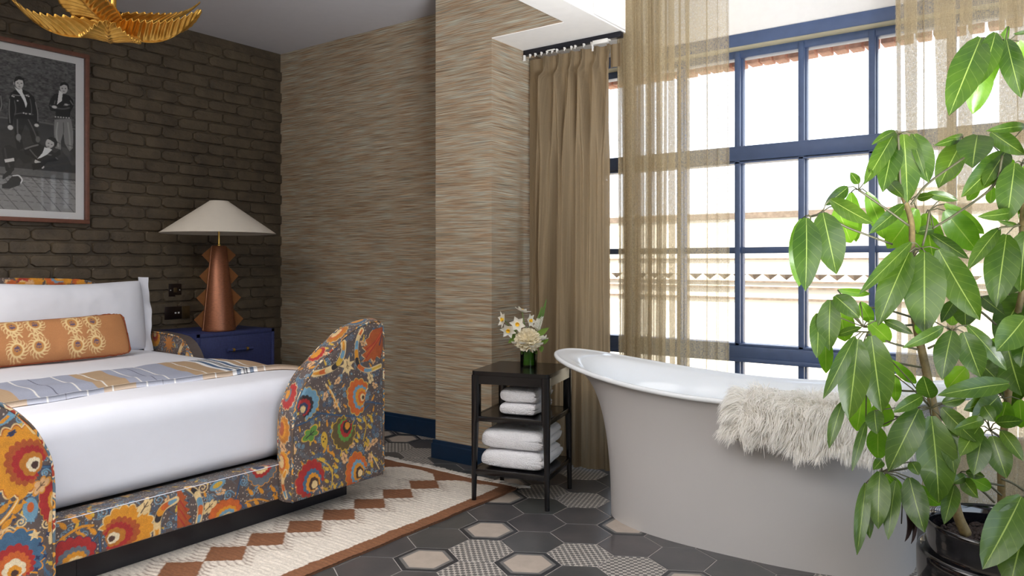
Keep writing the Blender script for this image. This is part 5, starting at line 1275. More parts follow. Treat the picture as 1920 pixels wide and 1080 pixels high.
# ------------------------------------------------------------------ folded towels
def towel(name, x0, x1, y0, y1, z0, z1, lobes, seed, label, group=None):
    """folded towel: one long fold on the left, stacked folds on the right"""
    W_, D_, H_ = x1-x0, y1-y0, z1-z0; n = 96; prof = []
    for i in range(n):
        a = 2*PI*i/n; c, s_ = math.cos(a), math.sin(a)
        if c < 0: e1, e2 = .42, .5
        else: e1, e2 = .22, .7
        x = np.sign(c)*abs(c)**e1; z = np.sign(s_)*abs(s_)**e2; prof.append([x, z])
    prof = np.array(prof)
    # notches between folds on the right
    right = prof[:, 0] > .5
    f = (prof[:, 1]+1)/2*lobes; nt_ = np.abs(f-np.round(f)); inner = (np.round(f) > 0) & (np.round(f) < lobes)
    notch = np.where(inner & right, np.clip(1-nt_/.16, 0, 1)**1.2, 0)
    r = np.random.RandomState(seed); offs = r.uniform(-.06, .02, lobes+1)
    prof[:, 0] += np.where(right, offs[np.clip(np.floor(f).astype(int), 0, lobes)], 0)-notch*.11
    m = 40; t = np.linspace(-1, 1, m); V = []
    for k in range(m):
        e = (1-abs(t[k])**5)**.5 if abs(t[k]) < 1 else 0
        sc_ = .80+.20*e; zz = .62+.38*e
        V.append(np.stack([prof[:, 0]*W_/2*(.97+.03*e), np.full(n, np.sign(t[k])*(abs(t[k])**.9)*D_/2), prof[:, 1]*H_/2*zz], 1))
    V = np.concatenate([[[V[0][:, 0].mean(), -D_/2, 0]]]+V+[[[V[-1][:, 0].mean(), D_/2, 0]]])
    F = (grid_faces(m, n, wrap_v=True)+1).tolist(); N_ = len(V)
    F += [[0, 1+(i+1) % n, 1+i] for i in range(n)]+[[N_-1, 1+(m-1)*n+i, 1+(m-1)*n+(i+1) % n] for i in range(n)]
    V = V+np.stack([vnoise(V, 30, seed), vnoise(V, 30, seed+1), vnoise(V, 22, seed+2)], 1)*.0022+np.stack([vnoise(V, 220, seed), vnoise(V, 220, seed+1), vnoise(V, 220, seed+2)], 1)*.0011
    V[:, 2] = np.maximum(V[:, 2], -H_/2+.0)
    c, s_ = math.cos(TA), math.sin(TA); lx, ly = (x0+x1)/2, (y0+y1)/2
    V2 = np.stack([V[:, 0]*c-V[:, 1]*s_, V[:, 0]*s_+V[:, 1]*c, V[:, 2]], 1)
    me = mkmesh(name, V2, F, M['towel'], True)
    bm = bmesh.new(); bm.from_mesh(me); bmesh.ops.recalc_face_normals(bm, faces=bm.faces); bm.to_mesh(me); bm.free()
    o = obj(name, me, None, (-2.245+lx*c-ly*s_, 2.745+lx*s_+ly*c, (z0+z1)/2)); return tag(o, label, 'towel', group)
G_ = 'folded white towels on the side table'
towel('folded_towel', .034, .350, .036, .352, .160, .246, 3, 1, 'large white folded towel lying directly on the bottom shelf of the side table', G_)
towel('folded_towel', .036, .350, .038, .352, .2475, .345, 2, 2, 'plump white folded towel on top of the bottom-shelf pair', G_)
towel('folded_towel', .118, .300, .060, .325, .410, .4675, 2, 3, 'small white folded towel lying on the middle shelf', G_)
towel('folded_towel', .122, .303, .060, .325, .4685, .535, 2, 4, 'small white folded towel topmost on the middle shelf', G_)

# ------------------------------------------------------------------ vase and flowers
VC = Vector((-2.115, 3.035, .6215))
vs_ = empty('glass_vase', VC, label='short green glass vase of white flowers on the side table', cat='vase')
R_ = .042; obj('vase_wall', MB().lathe([(R_, 0), (R_+.0005, .05), (R_, .098), (R_-.002, .099), (R_-.003, .098), (R_-.003, .006), (0, .006)], n=48).me('vase_wall', M['vase'], sharp=50), vs_)
obj('vase_base', MB().lathe([(0, 0), (R_, 0), (R_, .006), (0, .006)], n=48).me('vase_base', M['vase'], sharp=30), vs_)
M['leaf_lining'] = simple('leaf_lining', srgb(120, 156, 76), .5, noise=.3, nscale=30)
b = MB(); V = []; 
for k in range(33):
    a = k*2*PI/32; V += [(.037*math.cos(a), .037*math.sin(a), .008), (.037*math.cos(a), .037*math.sin(a), .088+.006*math.sin(k*.8))]
b.add(V, grid_faces(33, 2)); obj('leaf_lining', b.me('leaf_lining', M['leaf_lining'], norm=False), vs_)
vr = Vector((CS, SN, 0)); vf = Vector((-SN, CS, 0)); vz = Vector((0, 0, 1))     # right, away, up as seen across the room
def vp(px, py, away=0.0):
    """point near the vase: px right (m), py up (m)"""
    return vr*px+vf*away+vz*py
b = MB()
for k in range(9):
    a = k*.7; b.tube([(.02*math.cos(a), .02*math.sin(a), .01), (-.012*math.cos(a), -.012*math.sin(a), .10)], .0022, 5)
obj('cut_stems', b.me('cut_stems', M['stem_green']), vs_)
def petal_mesh(mb, c, dirv, nrm, L, W, cup, m=0, tip=.6, nu=6, nv=5):
    d = dirv.normalized(); s_ = d.cross(nrm).normalized(); nn = s_.cross(d).normalized(); V = []
    for i in range(nu):
        t = i/(nu-1); w_ = W/2*math.sin(PI*min(1, t*.86+.12)**tip)
        for j in range(nv):
            q = j/(nv-1)*2-1; V.append(c+d*(L*t)+s_*(w_*q)+nn*(cup*L*(t*t)+cup*.9*W*q*q*.6))
    mb.add([v[:] for v in V], grid_faces(nu, nv), m)
S_ = .00262     # metres per sketch pixel at the vase
def flower_root(name, head, label, cat='flower', group=None):
    r = empty(name, VC+Vector((0, 0, .08)), label=label, cat=cat); 
    if group: r['group'] = group
    b = MB(); h = head-Vector((0, 0, .08)); b.tube([(0, 0, -.05), (h*.4+Vector((0, 0, .01)))[:], (h*.8)[:], h[:]], .0022, 6); obj('stem', b.me('stem', M['stem_green']), r); return r, h
rr = random.Random(9)
# peony
r, h = flower_root('peony', vp(-.006, .135, -.03), 'large cream peony in full bloom in the green vase')
b = MB(); g_ = MB()
for k in range(150):
    z_ = 1-1.55*(k+.5)/150; a = k*2.399963; q = math.sqrt(max(0, 1-z_*z_)); n_ = Vector((q*math.cos(a), q*math.sin(a), z_))
    tilt = Matrix.Rotation(.55, 3, vr) if True else None
    n_ = (Matrix.Rotation(.5, 3, Vector((CS, SN, 0))) @ n_)
    L_ = .026+.014*(k/150); c = h+n_*(.034+.012*(k/150)); up = (n_*.55+Vector((0, 0, .6))*(1-k/150)+Vector((rr.uniform(-.3, .3), rr.uniform(-.3, .3), rr.uniform(-.3, .3)))); tdir = up-n_*up.dot(n_)*.6
    petal_mesh(b, c-tdir.normalized()*L_*.4, tdir, n_, L_, .026+.020*k/150, .28)
obj('petals', b.me('petals', M['cream_petal'], norm=False), r)
for k in range(7):
    a = k*2*PI/7+.3; d = Vector((math.cos(a), math.sin(a), -.35+rr.uniform(-.2, .1))); petal_mesh(g_, h+d*.026-Vector((0, 0, .012)), d, Vector((0, 0, 1)), .048, .056, .35, nu=7, nv=7)
obj('outer_petals', g_.me('outer_petals', M['petal'], norm=False), r)
# narcissi
def narcissus(px, py, away, face, label, s_=1.0):
    r, h = flower_root('narcissus', vp(px, py, away), label, group='white narcissi in the vase')
    f = face.normalized(); u_ = f.cross(vz).normalized(); w_ = u_.cross(f); b = MB()
    for k in range(6):
        a = k*PI/3+.2; d = u_*math.cos(a)+w_*math.sin(a); petal_mesh(b, h+f*.002*(k % 2), d+f*.12, f, .034*s_, .027*s_, .18)
    obj('petals', b.me('petals', M['petal'], norm=False), r)
    b = MB(); V = []
    for (rad, dp) in ((.001, .002), (.0055, .003), (.0062, .009), (.0085, .012), (.0075, .012), (.005, .006)):
        for k in range(14): a = 2*PI*k/14; V.append((h+u_*(rad*s_*math.cos(a))+w_*(rad*s_*math.sin(a))+f*(dp*s_))[:])
    b.add(V, grid_faces(6, 14, wrap_v=True)); obj('trumpet', b.me('trumpet', M['yellow_cup']), r)
px_ = lambda u, v: ((u-510)/7.716*S_, (972-v)/7.716*S_)
for (u, v, aw, fc, lb) in ((150, 300, -.02, -vr*1.1-vf*.5+vz*.1, 'white narcissus at the far left of the bouquet, facing left'), (220, 440, -.035, -vf-vr*.3-vz*.5, 'white narcissus low on the left, its yellow cup facing front'), (352, 362, -.03, -vf-vr*.2, 'white narcissus with yellow cup just above the peony'), (415, 195, .0, vf*.2+vr*.3+vz*.9, 'topmost white narcissus of the bouquet, turned upward'), (520, 320, .0, vr*.8-vf*.6+vz*.1, 'white narcissus on the right, beside the green spike')):
    a, c = px_(u, v); narcissus(a, c, aw, fc, lb, 1.25 if u < 500 else 1.1)
# white stock blossoms right of the peony
r, h = flower_root('white_blossom', vp(*px_(680, 600), -.015), 'soft white blossom tucked at the right of the peony'); b = MB()
for k in range(9):
    a = k*2.4; d = Vector((math.cos(a), math.sin(a), .3+.3*math.sin(k*1.7))); petal_mesh(b, h+d*.004, d, vz, .036, .040, .2)
obj('petals', b.me('petals', M['petal'], norm=False), r)
# green-white spikes
for (u0, v0, u1, v1, lb) in ((640, 470, 765, 10, 'tall green and white flower spike rising at the right of the vase'), (610, 440, 700, 120, 'shorter green flower spike beside the tall one')):
    a0, c0 = px_(u0, v0); a1, c1_ = px_(u1, v1); r, h = flower_root('flower_spike', vp(a0, c0), lb); t0 = vp(a0, c0)-Vector((0, 0, .08)); t1 = vp(a1, c1_)-Vector((0, 0, .08)); b = MB(); b2 = MB()
    b.tube([t0[:], ((t0+t1)*.5+vr*.006)[:], t1[:]], [.002, .0016, .0005], 5)
    for k in range(170):
        t = k/170; p = t0+(t1-t0)*t+vr*.006*4*t*(1-t)*.5; a = k*2.4; w_ = .0125*(1-t)**.8+.001; d = (vr*math.cos(a)+vf*math.sin(a)); tgt = b2 if t < .42 else b
        tgt.tube([p[:], (p+d*w_*.7+vz*w_*.5)[:], (p+d*w_+vz*w_*1.1)[:]], [.0006, .0017 if t < .42 else .0013, .0012], 4)
    obj('buds', b.me('buds', M['spike'], sharp=None), r); obj('florets', b2.me('florets', M['petal'], sharp=None), r)
# foliage
fr = empty('bouquet_foliage', VC+Vector((0, 0, .08)), label='fresh green leaves around the flowers in the vase', cat='foliage')
for (u0, v0, u1, v1, w_) in ((640, 520, 800, 410, .030), (700, 640, 800, 575, .022), (690, 680, 690, 775, .024), (560, 740, 640, 790, .03), (300, 560, 210, 640, .022), (320, 470, 270, 380, .018), (330, 520, 240, 560, .020), (420, 560, 330, 610, .02), (470, 700, 400, 800, .03), (600, 700, 560, 800, .03), (400, 380, 460, 370, .02)):
    b = MB(); p0, p1 = vp(*px_(u0, v0), -.01)-Vector((0, 0, .08)), vp(*px_(u1, v1), -.022)-Vector((0, 0, .08)); petal_mesh(b, p0, p1-p0, -vf, (p1-p0).length, w_, .1, tip=.8)
    obj('leaf', b.me('leaf', M['leaf_small'], norm=False), fr)
b = MB(); b.tube([(0, 0, -.05), (0, 0, .05), (.01, 0, .08)], .002, 5)
for (u, v) in ((640, 520), (300, 560), (320, 470), (700, 640)): b.tube([(0, 0, 0), (vp(*px_(u, v), -.01)-Vector((0, 0, .08)))[:]], .0016, 5)
obj('stem', b.me('stem', M['stem_green']), fr)

# ------------------------------------------------------------------ freestanding bath
BX, BYc = -1.05, 3.115
bt = empty('freestanding_bath', (BX, BYc, 0), label='white freestanding slipper bath with flared rolled rim by the window', cat='bath')
def sup(a, e): return math.copysign(abs(a)**e, a)
RA, RB = .928, .345
def rimz(x): dx = x-BX+.03; return .603+.104*(abs(dx)/.93)**1.9*(1.0 if dx < 0 else .95)
_gc = smooth_curve([(0, 0), (.14, .006), (.28, .022), (.42, .052), (.56, .10), (.70, .18), (.82, .30), (.90, .44), (.96, .62), (1, .86)], 12)
def gfun(t): return np.interp(t, _gc[:, 0], _gc[:, 1])
na = 144; V = []; tz = np.linspace(0, 1, 60)
def ring(k, ax, ay, e=.86): return [(sup(math.cos(2*PI*i/na), e)*ax, sup(math.sin(2*PI*i/na), e)*ay) for i in range(na)]
base = ring(0, .615, .282, .80); rim = ring(0, RA, RB, .88)
rows = []
for t in tz:
    g_ = float(gfun(t)); row = []
    for i in range(na):
        gx = base[i][0]*(1-g_)+rim[i][0]*g_; gy = base[i][1]*(1-g_)+rim[i][1]*g_; row.append((gx, gy, (rimz(BX+rim[i][0])-.012)*t))
    rows.append(row)
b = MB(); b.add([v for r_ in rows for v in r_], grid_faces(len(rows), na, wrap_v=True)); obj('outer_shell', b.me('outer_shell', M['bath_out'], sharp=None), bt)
rows = []
for (s_, dz) in ((.940, -.012), (.985, -.013), (1.0, -.008), (1.003, -.002), (.998, .004), (.985, .007), (.965, .007), (.945, .002)):
    off = (1-s_)
    rows.append([(rim[i][0]*(1-off*.36/RA*1.0) if False else rim[i][0]*(1-off*.40), rim[i][1]*(1-off*1.0), rimz(BX+rim[i][0])+dz) for i in range(na)])
b = MB(); b.add([v for r_ in rows for v in r_], grid_faces(len(rows), na, wrap_v=True)); obj('rolled_rim', b.me('rolled_rim', M['bath_in'], sharp=None), bt)
rows = [rows[-1]]; fl = ring(0, .50, .17, .8)
bc_ = smooth_curve([(0, 0, 0), (.22, .05, 0), (.42, .18, 0), (.56, .36, 0), (.68, .58, 0), (.80, .80, 0), (.90, .95, 0), (1, 1, 0)], 10)
for t in np.linspace(.03, 1, 50):
    g_ = t; zt = np.interp(t, bc_[:, 0], bc_[:, 1])
    rows.append([(rows[0][i][0]*(1-g_)+fl[i][0]*g_, rows[0][i][1]*(1-g_)+fl[i][1]*g_, rows[0][i][2]*(1-zt)+.16*zt) for i in range(na)])
b = MB(); b.add([v for r_ in rows for v in r_], grid_faces(len(rows), na, wrap_v=True)); b.add(rows[-1], [list(range(na))]); obj('basin', b.me('basin', M['bath_in'], sharp=None), bt)

# ------------------------------------------------------------------ sheepskin over the rim
r = np.random.RandomState(8)
sx0, sx1 = -1.015, -.36
prof = np.array([(2.960, .50), (2.925, .555), (2.880, .600), (2.840, .632), (2.795, .640), (2.755, .622), (2.742, .585), (2.745, .54), (2.752, .49), (2.760, .45)])
L = np.concatenate([[0], np.cumsum(np.linalg.norm(np.diff(prof, axis=0), axis=1))])
nu, nv = 60, 44; U, T = np.meshgrid(np.linspace(0, 1, nu), np.linspace(0, 1, nv), indexing='ij')
edge = .985-.10*np.abs(U-.5)**2*4+.04*np.sin(U*17)+.02*np.sin(U*31)
s_ = T*L[-1]*edge; yy = np.interp(s_, L, prof[:, 0]); zz = np.interp(s_, L, prof[:, 1])
xx = sx0+(sx1-sx0)*U+ .03*np.sin(T*3.1)*(1-2*U)-(U < .1)*0
zz = zz+.028*((xx+1.05)/.7)**2*.6*(zz > .45)
base_P = np.stack([xx.ravel(), yy.ravel(), zz.ravel()], 1)
hide = mkmesh('sheepskin_rug', base_P, grid_faces(nu, nv), M['fur'], True); sk_ = obj('sheepskin_rug', hide); tag(sk_, 'shaggy white sheepskin draped over the front rim of the bath', 'sheepskin')
md = sk_.modifiers.new('t', 'SOLIDIFY'); md.thickness = .008; md.offset = 1
nS = 15000; fu, ft = r.rand(nS)*(nu-1.001), r.rand(nS)*(nv-1.001); nb_ = int(nS*.16); fu[:nb_//2] = r.rand(nb_//2)*2; ft[nb_//2:nb_] = (nv-1.002)-r.rand(nb_-nb_//2)*2
i0, j0 = fu.astype(int), ft.astype(int); G = base_P.reshape(nu, nv, 3); a, c = (fu-i0)[:, None], (ft-j0)[:, None]
P0 = (G[i0, j0]*(1-a)+G[i0+1, j0]*a)*(1-c)+(G[i0, j0+1]*(1-a)+G[i0+1, j0+1]*a)*c
du = G[np.minimum(i0+1, nu-1), j0]-G[i0, j0]; dv = G[i0, np.minimum(j0+1, nv-1)]-G[i0, j0]; nn = np.cross(dv, du); nn /= np.linalg.norm(nn, axis=1)[:, None]
nn *= np.sign((nn*(P0-np.array([-.7, 2.86, .5]))).sum(1))[:, None]
dvn = dv/np.linalg.norm(dv, axis=1)[:, None]
cl = np.stack([vnoise(P0, 38, 1), vnoise(P0, 38, 2), vnoise(P0, 38, 3)], 1); cl2 = np.stack([vnoise(P0, 14, 4), vnoise(P0, 14, 5), vnoise(P0, 14, 6)], 1)
ln = (.032+.022*r.rand(nS))[:, None]
d0 = nn*.85+cl*.5+cl2*.5+r.normal(0, .18, (nS, 3)); edge_d = np.zeros((nS, 3)); edge_d[fu < 4, 0] = -.9; d0 += edge_d
d0 /= np.linalg.norm(d0, axis=1)[:, None]; d1 = d0*.55+dvn*.35+np.array([0, 0, -.75])+cl*.6; d1 /= np.linalg.norm(d1, axis=1)[:, None]
P1 = P0+d0*ln*.5; P2 = P1+(d0*.45+d1*.55)*ln*.4; P3 = P2+d1*ln*.45
wv_ = np.cross(d0, nn+np.array([0, -.5, .5])+r.normal(0, .35, (nS, 3))); wv_ /= np.linalg.norm(wv_, axis=1)[:, None]; w_ = .0016
V = np.stack([P0-wv_*w_, P0+wv_*w_, P1-wv_*w_*.9, P1+wv_*w_*.9, P2-wv_*w_*.6, P2+wv_*w_*.6, P3-wv_*w_*.15, P3+wv_*w_*.15], 1).reshape(-1, 3)
o_ = (np.arange(nS)*8)[:, None]; F = np.concatenate([o_+np.array([[0, 1, 3, 2]]), o_+np.array([[2, 3, 5, 4]]), o_+np.array([[4, 5, 7, 6]])])
o = obj('long_fleece', mkmesh('long_fleece', V, F, M['fur'], True), sk_); o['kind'] = 'stuff'

# ------------------------------------------------------------------ potted umbrella plant
PC = atd(1885, 985, 2.16); PCX, PCY, PZ = PC[0], PC[1], PC[2]
PZ = 1.13-(985-492)/1410*2.16
pl = empty('potted_plant', (PCX, PCY, 0), label='tall umbrella plant with glossy green leaves in a glazed black pot', cat='plant')
PO = Vector((PCX, PCY, 0))
def pp_(me, name, parent=None): me.transform(Matrix.Translation(-PO)); return obj(name, me, parent or pl)
R_ = .200; z = PZ
prof = [(0, 0), (.125, 0), (.13, .006), (.155, z-.235), (.170, z-.225), (.178, z-.20), (.200, z-.195), (.222, z-.18), (.226, z-.165), (.226, z-.095), (.222, z-.085), (.216, z-.083), (.211, z-.088), (.204, z-.10), (.198, z-.09), (.200, z-.05), (.204, z-.012), (.203, z-.002), (.199, z+.001), (.193, z-.004), (.188, z-.03), (.186, z-.10), (0, z-.10)]
pp_(MB().lathe(prof, (PCX, PCY, 0), n=96).me('pot', M['pot'], sharp=50), 'pot')
gx = np.linspace(-1, 1, 60); GX, GY = np.meshgrid(gx, gx, indexing='ij'); rr_ = np.maximum(np.abs(GX), np.abs(GY)); ang = np.arctan2(GY, GX)
SXx, SYy = rr_*.187*np.cos(ang), rr_*.187*np.sin(ang); pz = z-.062+.010*vnoise(np.stack([SXx.ravel(), SYy.ravel()], 1), 70, 3)+.008*vnoise(np.stack([SXx.ravel(), SYy.ravel()], 1), 25, 5)
me = mkmesh('soil', np.stack([SXx.ravel()+PCX, SYy.ravel()+PCY, pz], 1), grid_faces(60, 60), M['soil'], True); pp_(me, 'soil')
b = MB(); rs = random.Random(2)
for _ in range(700):
    a, q = rs.uniform(0, 2*PI), .18*math.sqrt(rs.random()); s0 = rs.uniform(.005, .010); c = (PCX+q*math.cos(a), PCY+q*math.sin(a), z-.056+rs.uniform(-.003, .004))
    b.add([(c[0]+s0*dx, c[1]+s0*dy, c[2]+s0*dz) for dx, dy, dz in ((1, 0, 0), (0, 1, 0), (-1, 0, 0), (0, -1, 0), (0, 0, .8), (0, 0, -.8))], [(0, 1, 4), (1, 2, 4), (2, 3, 4), (3, 0, 4), (1, 0, 5), (2, 1, 5), (3, 2, 5), (0, 3, 5)])
o = pp_(b.me('soil_crumbs', M['soil']), 'soil_crumbs'); o['kind'] = 'stuff'
def A(x, y): return 1440+x*.389, 220+y*.389
def B(x, y): return 1500+x*.4444, 600+y*.4444
def Cc(x, y): return 1260+x*.34375, y*.34375
def leafmesh(p0, p1, wd, nrm, droop, fold, twist):
    d = p1-p0; L_ = np.linalg.norm(d); d = d/L_; s_ = np.cross(d, nrm); s_ /= np.linalg.norm(s_); nn = np.cross(s_, d)
    c, sn = math.cos(twist), math.sin(twist); s_, nn = s_*c+nn*sn, nn*c-s_*sn
    nu, nv = 10, 5; V = []; UVv = []
    for i in range(nu):
        t = i/(nu-1); w_ = wd/2*(math.sin(PI*min(1, .04+t*.96)**.92)**.72)*(1 if t < .97 else .3)
        if i == nu-1: w_ = .0006
        if t < .1: w_ *= .75
        bow = droop*L_*4*t*(1-t)
        for j in range(nv):
            q = (j/(nv-1))*2-1; wv = .03*wd*math.sin(t*11+q*2)*abs(q)
            V.append(p0+d*(L_*t)+s_*(w_*q)+nn*(bow+abs(q)*w_*fold-w_*fold*.3+wv)); UVv.append((q, t))
    return V, grid_faces(nu, nv), UVv
tot = 0
def leaf_at(b0, b1, wpx, D, mat='leaf', dd=0.0, tw=0.0, droop=.06, hub=None):
    global tot
    p0 = atd(b0[0], b0[1], D); p1 = atd(b1[0], b1[1], D+dd); mid = (p0+p1)/2; v = EYE-mid; v /= np.linalg.norm(v)
    k = random.Random(tot); wd = wpx/FPX*D*1.02
    V, F, UVv = leafmesh(p0, p1, wd, v, droop, k.uniform(.10, .32), tw+k.uniform(-.25, .25))
    pp_(mkmesh('leaf', V, F, M[mat], True, uv=UVv), 'leaf'); tot += 1
    return p0
def stalk(pts, r, mat='petiole', name='leaf_stalk'):
    b = MB(); b.tube(smooth_curve(pts, 6), r if np.isscalar(r) else np.interp(np.linspace(0, 1, len(smooth_curve(pts, 6))), np.linspace(0, 1, len(r)), r), 6); pp_(b.me(name, M[mat], sharp=None), name)
L_, Y_ = 'leaf', 'leaf_backlit'
def whorl(fn, hub, D, leaves, sc_):
    h = atd(*fn(*hub), D)
    for l in leaves:
        (bx, by, tx, ty, w_) = l[:5]; mat = l[5] if len(l) > 5 else L_; back = mat == Y_
        k = random.Random(int(bx*7+ty)); D0 = D+(.03 if back else -.01); dd = (.05 if back else -.05)+k.uniform(-.03, .03)
        p0 = leaf_at(fn(bx, by), fn(tx, ty), w_*sc_, D0, mat, dd, droop=.07 if ty-by > 100*0 else .03)
        b = MB(); b.tube([h, (h+p0)/2+np.array([0, 0, .006]), p0], .0017, 5); pp_(b.me('leaf_stalk', M['petiole'], sharp=None), 'leaf_stalk')
    return h
HUBS = []
HUBS.append(whorl(A, (205, 478), 2.02, [(185, 485, 180, 838, 128), (165, 488, 150, 815, 120, Y_), (205, 500, 225, 740, 62, Y_)], .389))
HUBS.append(whorl(A, (262, 455), 2.05, [(265, 460, 330, 757, 142), (300, 395, 508, 512, 82), (330, 430, 400, 605, 120, Y_)], .389))
HUBS.append(whorl(A, (437, 350), 2.10, [(385, 337, 272, 425, 62), (400, 362, 425, 600, 84, Y_), (475, 360, 560, 585, 80, Y_), (437, 320, 397, 265, 42), (490, 300, 500, 250, 28)], .389))
HUBS.append(whorl(A, (628, 82), 2.12, [(612, 70, 462, 325, 84), (605, 108, 552, 362, 108), (655, 82, 672, 412, 132), (705, 80, 775, 315, 108), (612, 66, 500, 132, 40), (690, 80, 760, 290, 40), (580, 310, 655, 388, 60)], .389))
HUBS.append(whorl(A, (690, 395), 2.13, [(655, 420, 487, 562, 62), (715, 440, 575, 632, 135, Y_), (768, 365, 915, 400, 46), (720, 390, 800, 375, 40)], .389))
HUBS.append(whorl(A, (940, 108), 2.2, [(938, 112, 820, 342, 118), (935, 92, 800, 135, 44), (930, 180, 862, 312, 62, Y_), (938, 88, 860, 100, 30)], .389))
HUBS.append(whorl(A, (1130, 180), 2.16, [(1010, 85, 985, 245, 150), (1150, 170, 930, 385, 112), (1150, 162, 1040, 332, 100), (1075, 70, 1240, 182, 84), (1240, 42, 1050, 66, 50), (1120, 190, 1165, 252, 80, Y_), (1020, 330, 960, 400, 50, Y_), (1080, 330, 1070, 415, 46, Y_)], .389))
HUBS.append(whorl(A, (1225, 222), 2.08, [(1190, 220, 1150, 505, 130), (1236, 232, 1215, 505, 50, Y_), (1185, 455, 1010, 478, 58)], .389))
HUBS.append(whorl(A, (1215, 520), 2.1, [(1115, 535, 962, 735, 72), (1150, 565, 1100, 917, 146), (1240, 550, 1215, 845, 132), (1200, 520, 1110, 500, 24)], .389))
HUBS.append(whorl(A, (778, 450), 2.22, [(850, 388, 765, 372, 40), (762, 462, 800, 695, 140, Y_), (850, 418, 1042, 562, 66, Y_), (852, 450, 1008, 645, 128, Y_), (785, 562, 968, 682, 58), (800, 538, 700, 556, 50)], .389))
HUBS.append(whorl(A, (735, 630), 2.06, [(690, 603, 440, 852, 66), (682, 648, 530, 1005, 132), (755, 650, 755, 1045, 182), (822, 636, 1022, 978, 146), (845, 735, 922, 832, 84), (640, 770, 700, 800, 40, Y_)], .389))
HUBS.append(whorl(A, (460, 1010), 2.02, [(322, 860, 442, 968, 92), (300, 880, 296, 1125, 108), (240, 945, 235, 1160, 82), (345, 912, 372, 1080, 110, Y_), (445, 890, 500, 992, 62, Y_), (335, 832, 492, 852, 40, Y_), (560, 978, 700, 1045, 48), (485, 985, 590, 1080, 90, Y_)], .389))
HUBS.append(whorl(A, (930, 880), 2.16, [(948, 888, 952, 1012, 112), (905, 880, 880, 1002, 80, Y_), (900, 885, 835, 990, 60), (1032, 868, 1140, 952, 70), (1236, 850, 1098, 1085, 140)], .389))
HUBS.append(whorl(Cc, (1820, 238), 1.95, [(1685, 205, 1510, 632, 172), (1765, 178, 1678, 462, 112), (1692, 320, 1640, 622, 132, Y_), (1835, 145, 1690, 560, 66, Y_), (1825, 215, 1905, 535, 112), (1890, 225, 1945, 440, 130, Y_), (1925, 175, 1862, 186, 22)], .34375))
HUBS.append(whorl(B, (285, 50), 1.98, [(232, 70, 98, 332, 60), (246, 80, 205, 420, 122), (302, 66, 345, 392, 136), (160, 62, 262, 30, 34), (110, 70, 110, 225, 60, Y_), (180, 345, 122, 542, 52), (278, 430, 220, 638, 38), (265, 305, 240, 468, 92, Y_), (345, 335, 350, 450, 90, Y_)], .4444))
HUBS.append(whorl(B, (552, 372), 1.95, [(502, 375, 372, 638, 122), (555, 405, 585, 772, 152), (548, 328, 520, 235, 80), (517, 320, 392, 390, 54), (315, 382, 325, 482, 74), (330, 450, 330, 588, 86, Y_), (385, 170, 490, 268, 48, Y_), (400, 232, 405, 345, 46, Y_), (885, 268, 580, 318, 84), (598, 370, 742, 512, 78), (620, 448, 652, 645, 76), (600, 350, 700, 330, 50)], .4444))
HUBS.append(whorl(B, (640, 45), 1.97, [(642, 45, 600, 252, 98), (690, 52, 762, 242, 104), (705, 22, 872, 212, 62), (605, 30, 432, 118, 50), (500, -10, 535, 50, 80, Y_)], .4444))
HUBS.append(whorl(B, (802, 466), 1.93, [(775, 362, 822, 430, 60), (828, 432, 942, 425, 52), (757, 450, 675, 575, 78), (770, 485, 732, 655, 88), (812, 490, 872, 668, 96), (850, 466, 942, 595, 56), (775, 418, 650, 460, 48)], .4444))
HUBS.append(whorl(B, (860, 330), 2.1, [(838, 322, 722, 425, 90), (872, 345, 842, 445, 84, Y_), (925, 335, 932, 455, 74, Y_), (760, 180, 830, 250, 90), (700, 200, 620, 290, 90, Y_), (870, 92, 935, 320, 140), (800, 340, 690, 380, 70)], .4444))
HUBS.append(whorl(B, (900, -5), 1.95, [(950, -10, 828, 132, 124), (960, 60, 930, 200, 90)], .4444))
HUBS.append(whorl(B, (345, 640), 1.92, [(337, 640, 330, 882, 96), (278, 688, 240, 992, 58), (405, 676, 372, 928, 66), (462, 665, 525, 897, 100), (290, 820, 295, 922, 40), (470, 690, 592, 782, 66, Y_), (345, 590, 308, 632, 42), (470, 598, 502, 655, 50), (360, 650, 420, 720, 60, Y_)], .4444))
HUBS.append(whorl(B, (665, 655), 1.96, [(652, 697, 608, 862, 66), (688, 672, 752, 752, 58), (718, 665, 805, 712, 56, Y_), (700, 655, 640, 690, 40), (700, 640, 780, 660, 40)], .4444))
HUBS.append(whorl(B, (950, 760), 1.78, [(935, 745, 770, 1052, 150), (955, 850, 885, 1130, 165), (955, 790, 830, 820, 62)], .4444))
# the side of the crown turned away from the bed
rp = random.Random(77)
for (u, v, D) in ((1985, 330, 2.1), (2060, 470, 2.2), (2010, 600, 1.95), (2090, 680, 2.15), (2030, 800, 2.05), (1960, 480, 2.35), (1900, 640, 2.4), (2000, 200, 2.1)):
    h = atd(u, v, D); base_ = atd(1885+(u-1885)*.25, v+110, 2.15); stalk([base_, (base_+h)/2+np.array([0, 0, .02]), h], .003)
    n_ = 6; a0 = rp.uniform(0, 1)
    for k in range(n_):
        a = a0+2*PI*k/n_; Lp = rp.uniform(90, 150); bx, by = u+14*math.cos(a), v+8*math.sin(a)
        tx, ty = u+Lp*.62*math.cos(a), v+Lp*(.55+.35*abs(math.sin(a)))
        leaf_at((bx, by), (tx, ty), rp.uniform(44, 62), D, L_ if k % 3 else Y_, .07*math.sin(a))
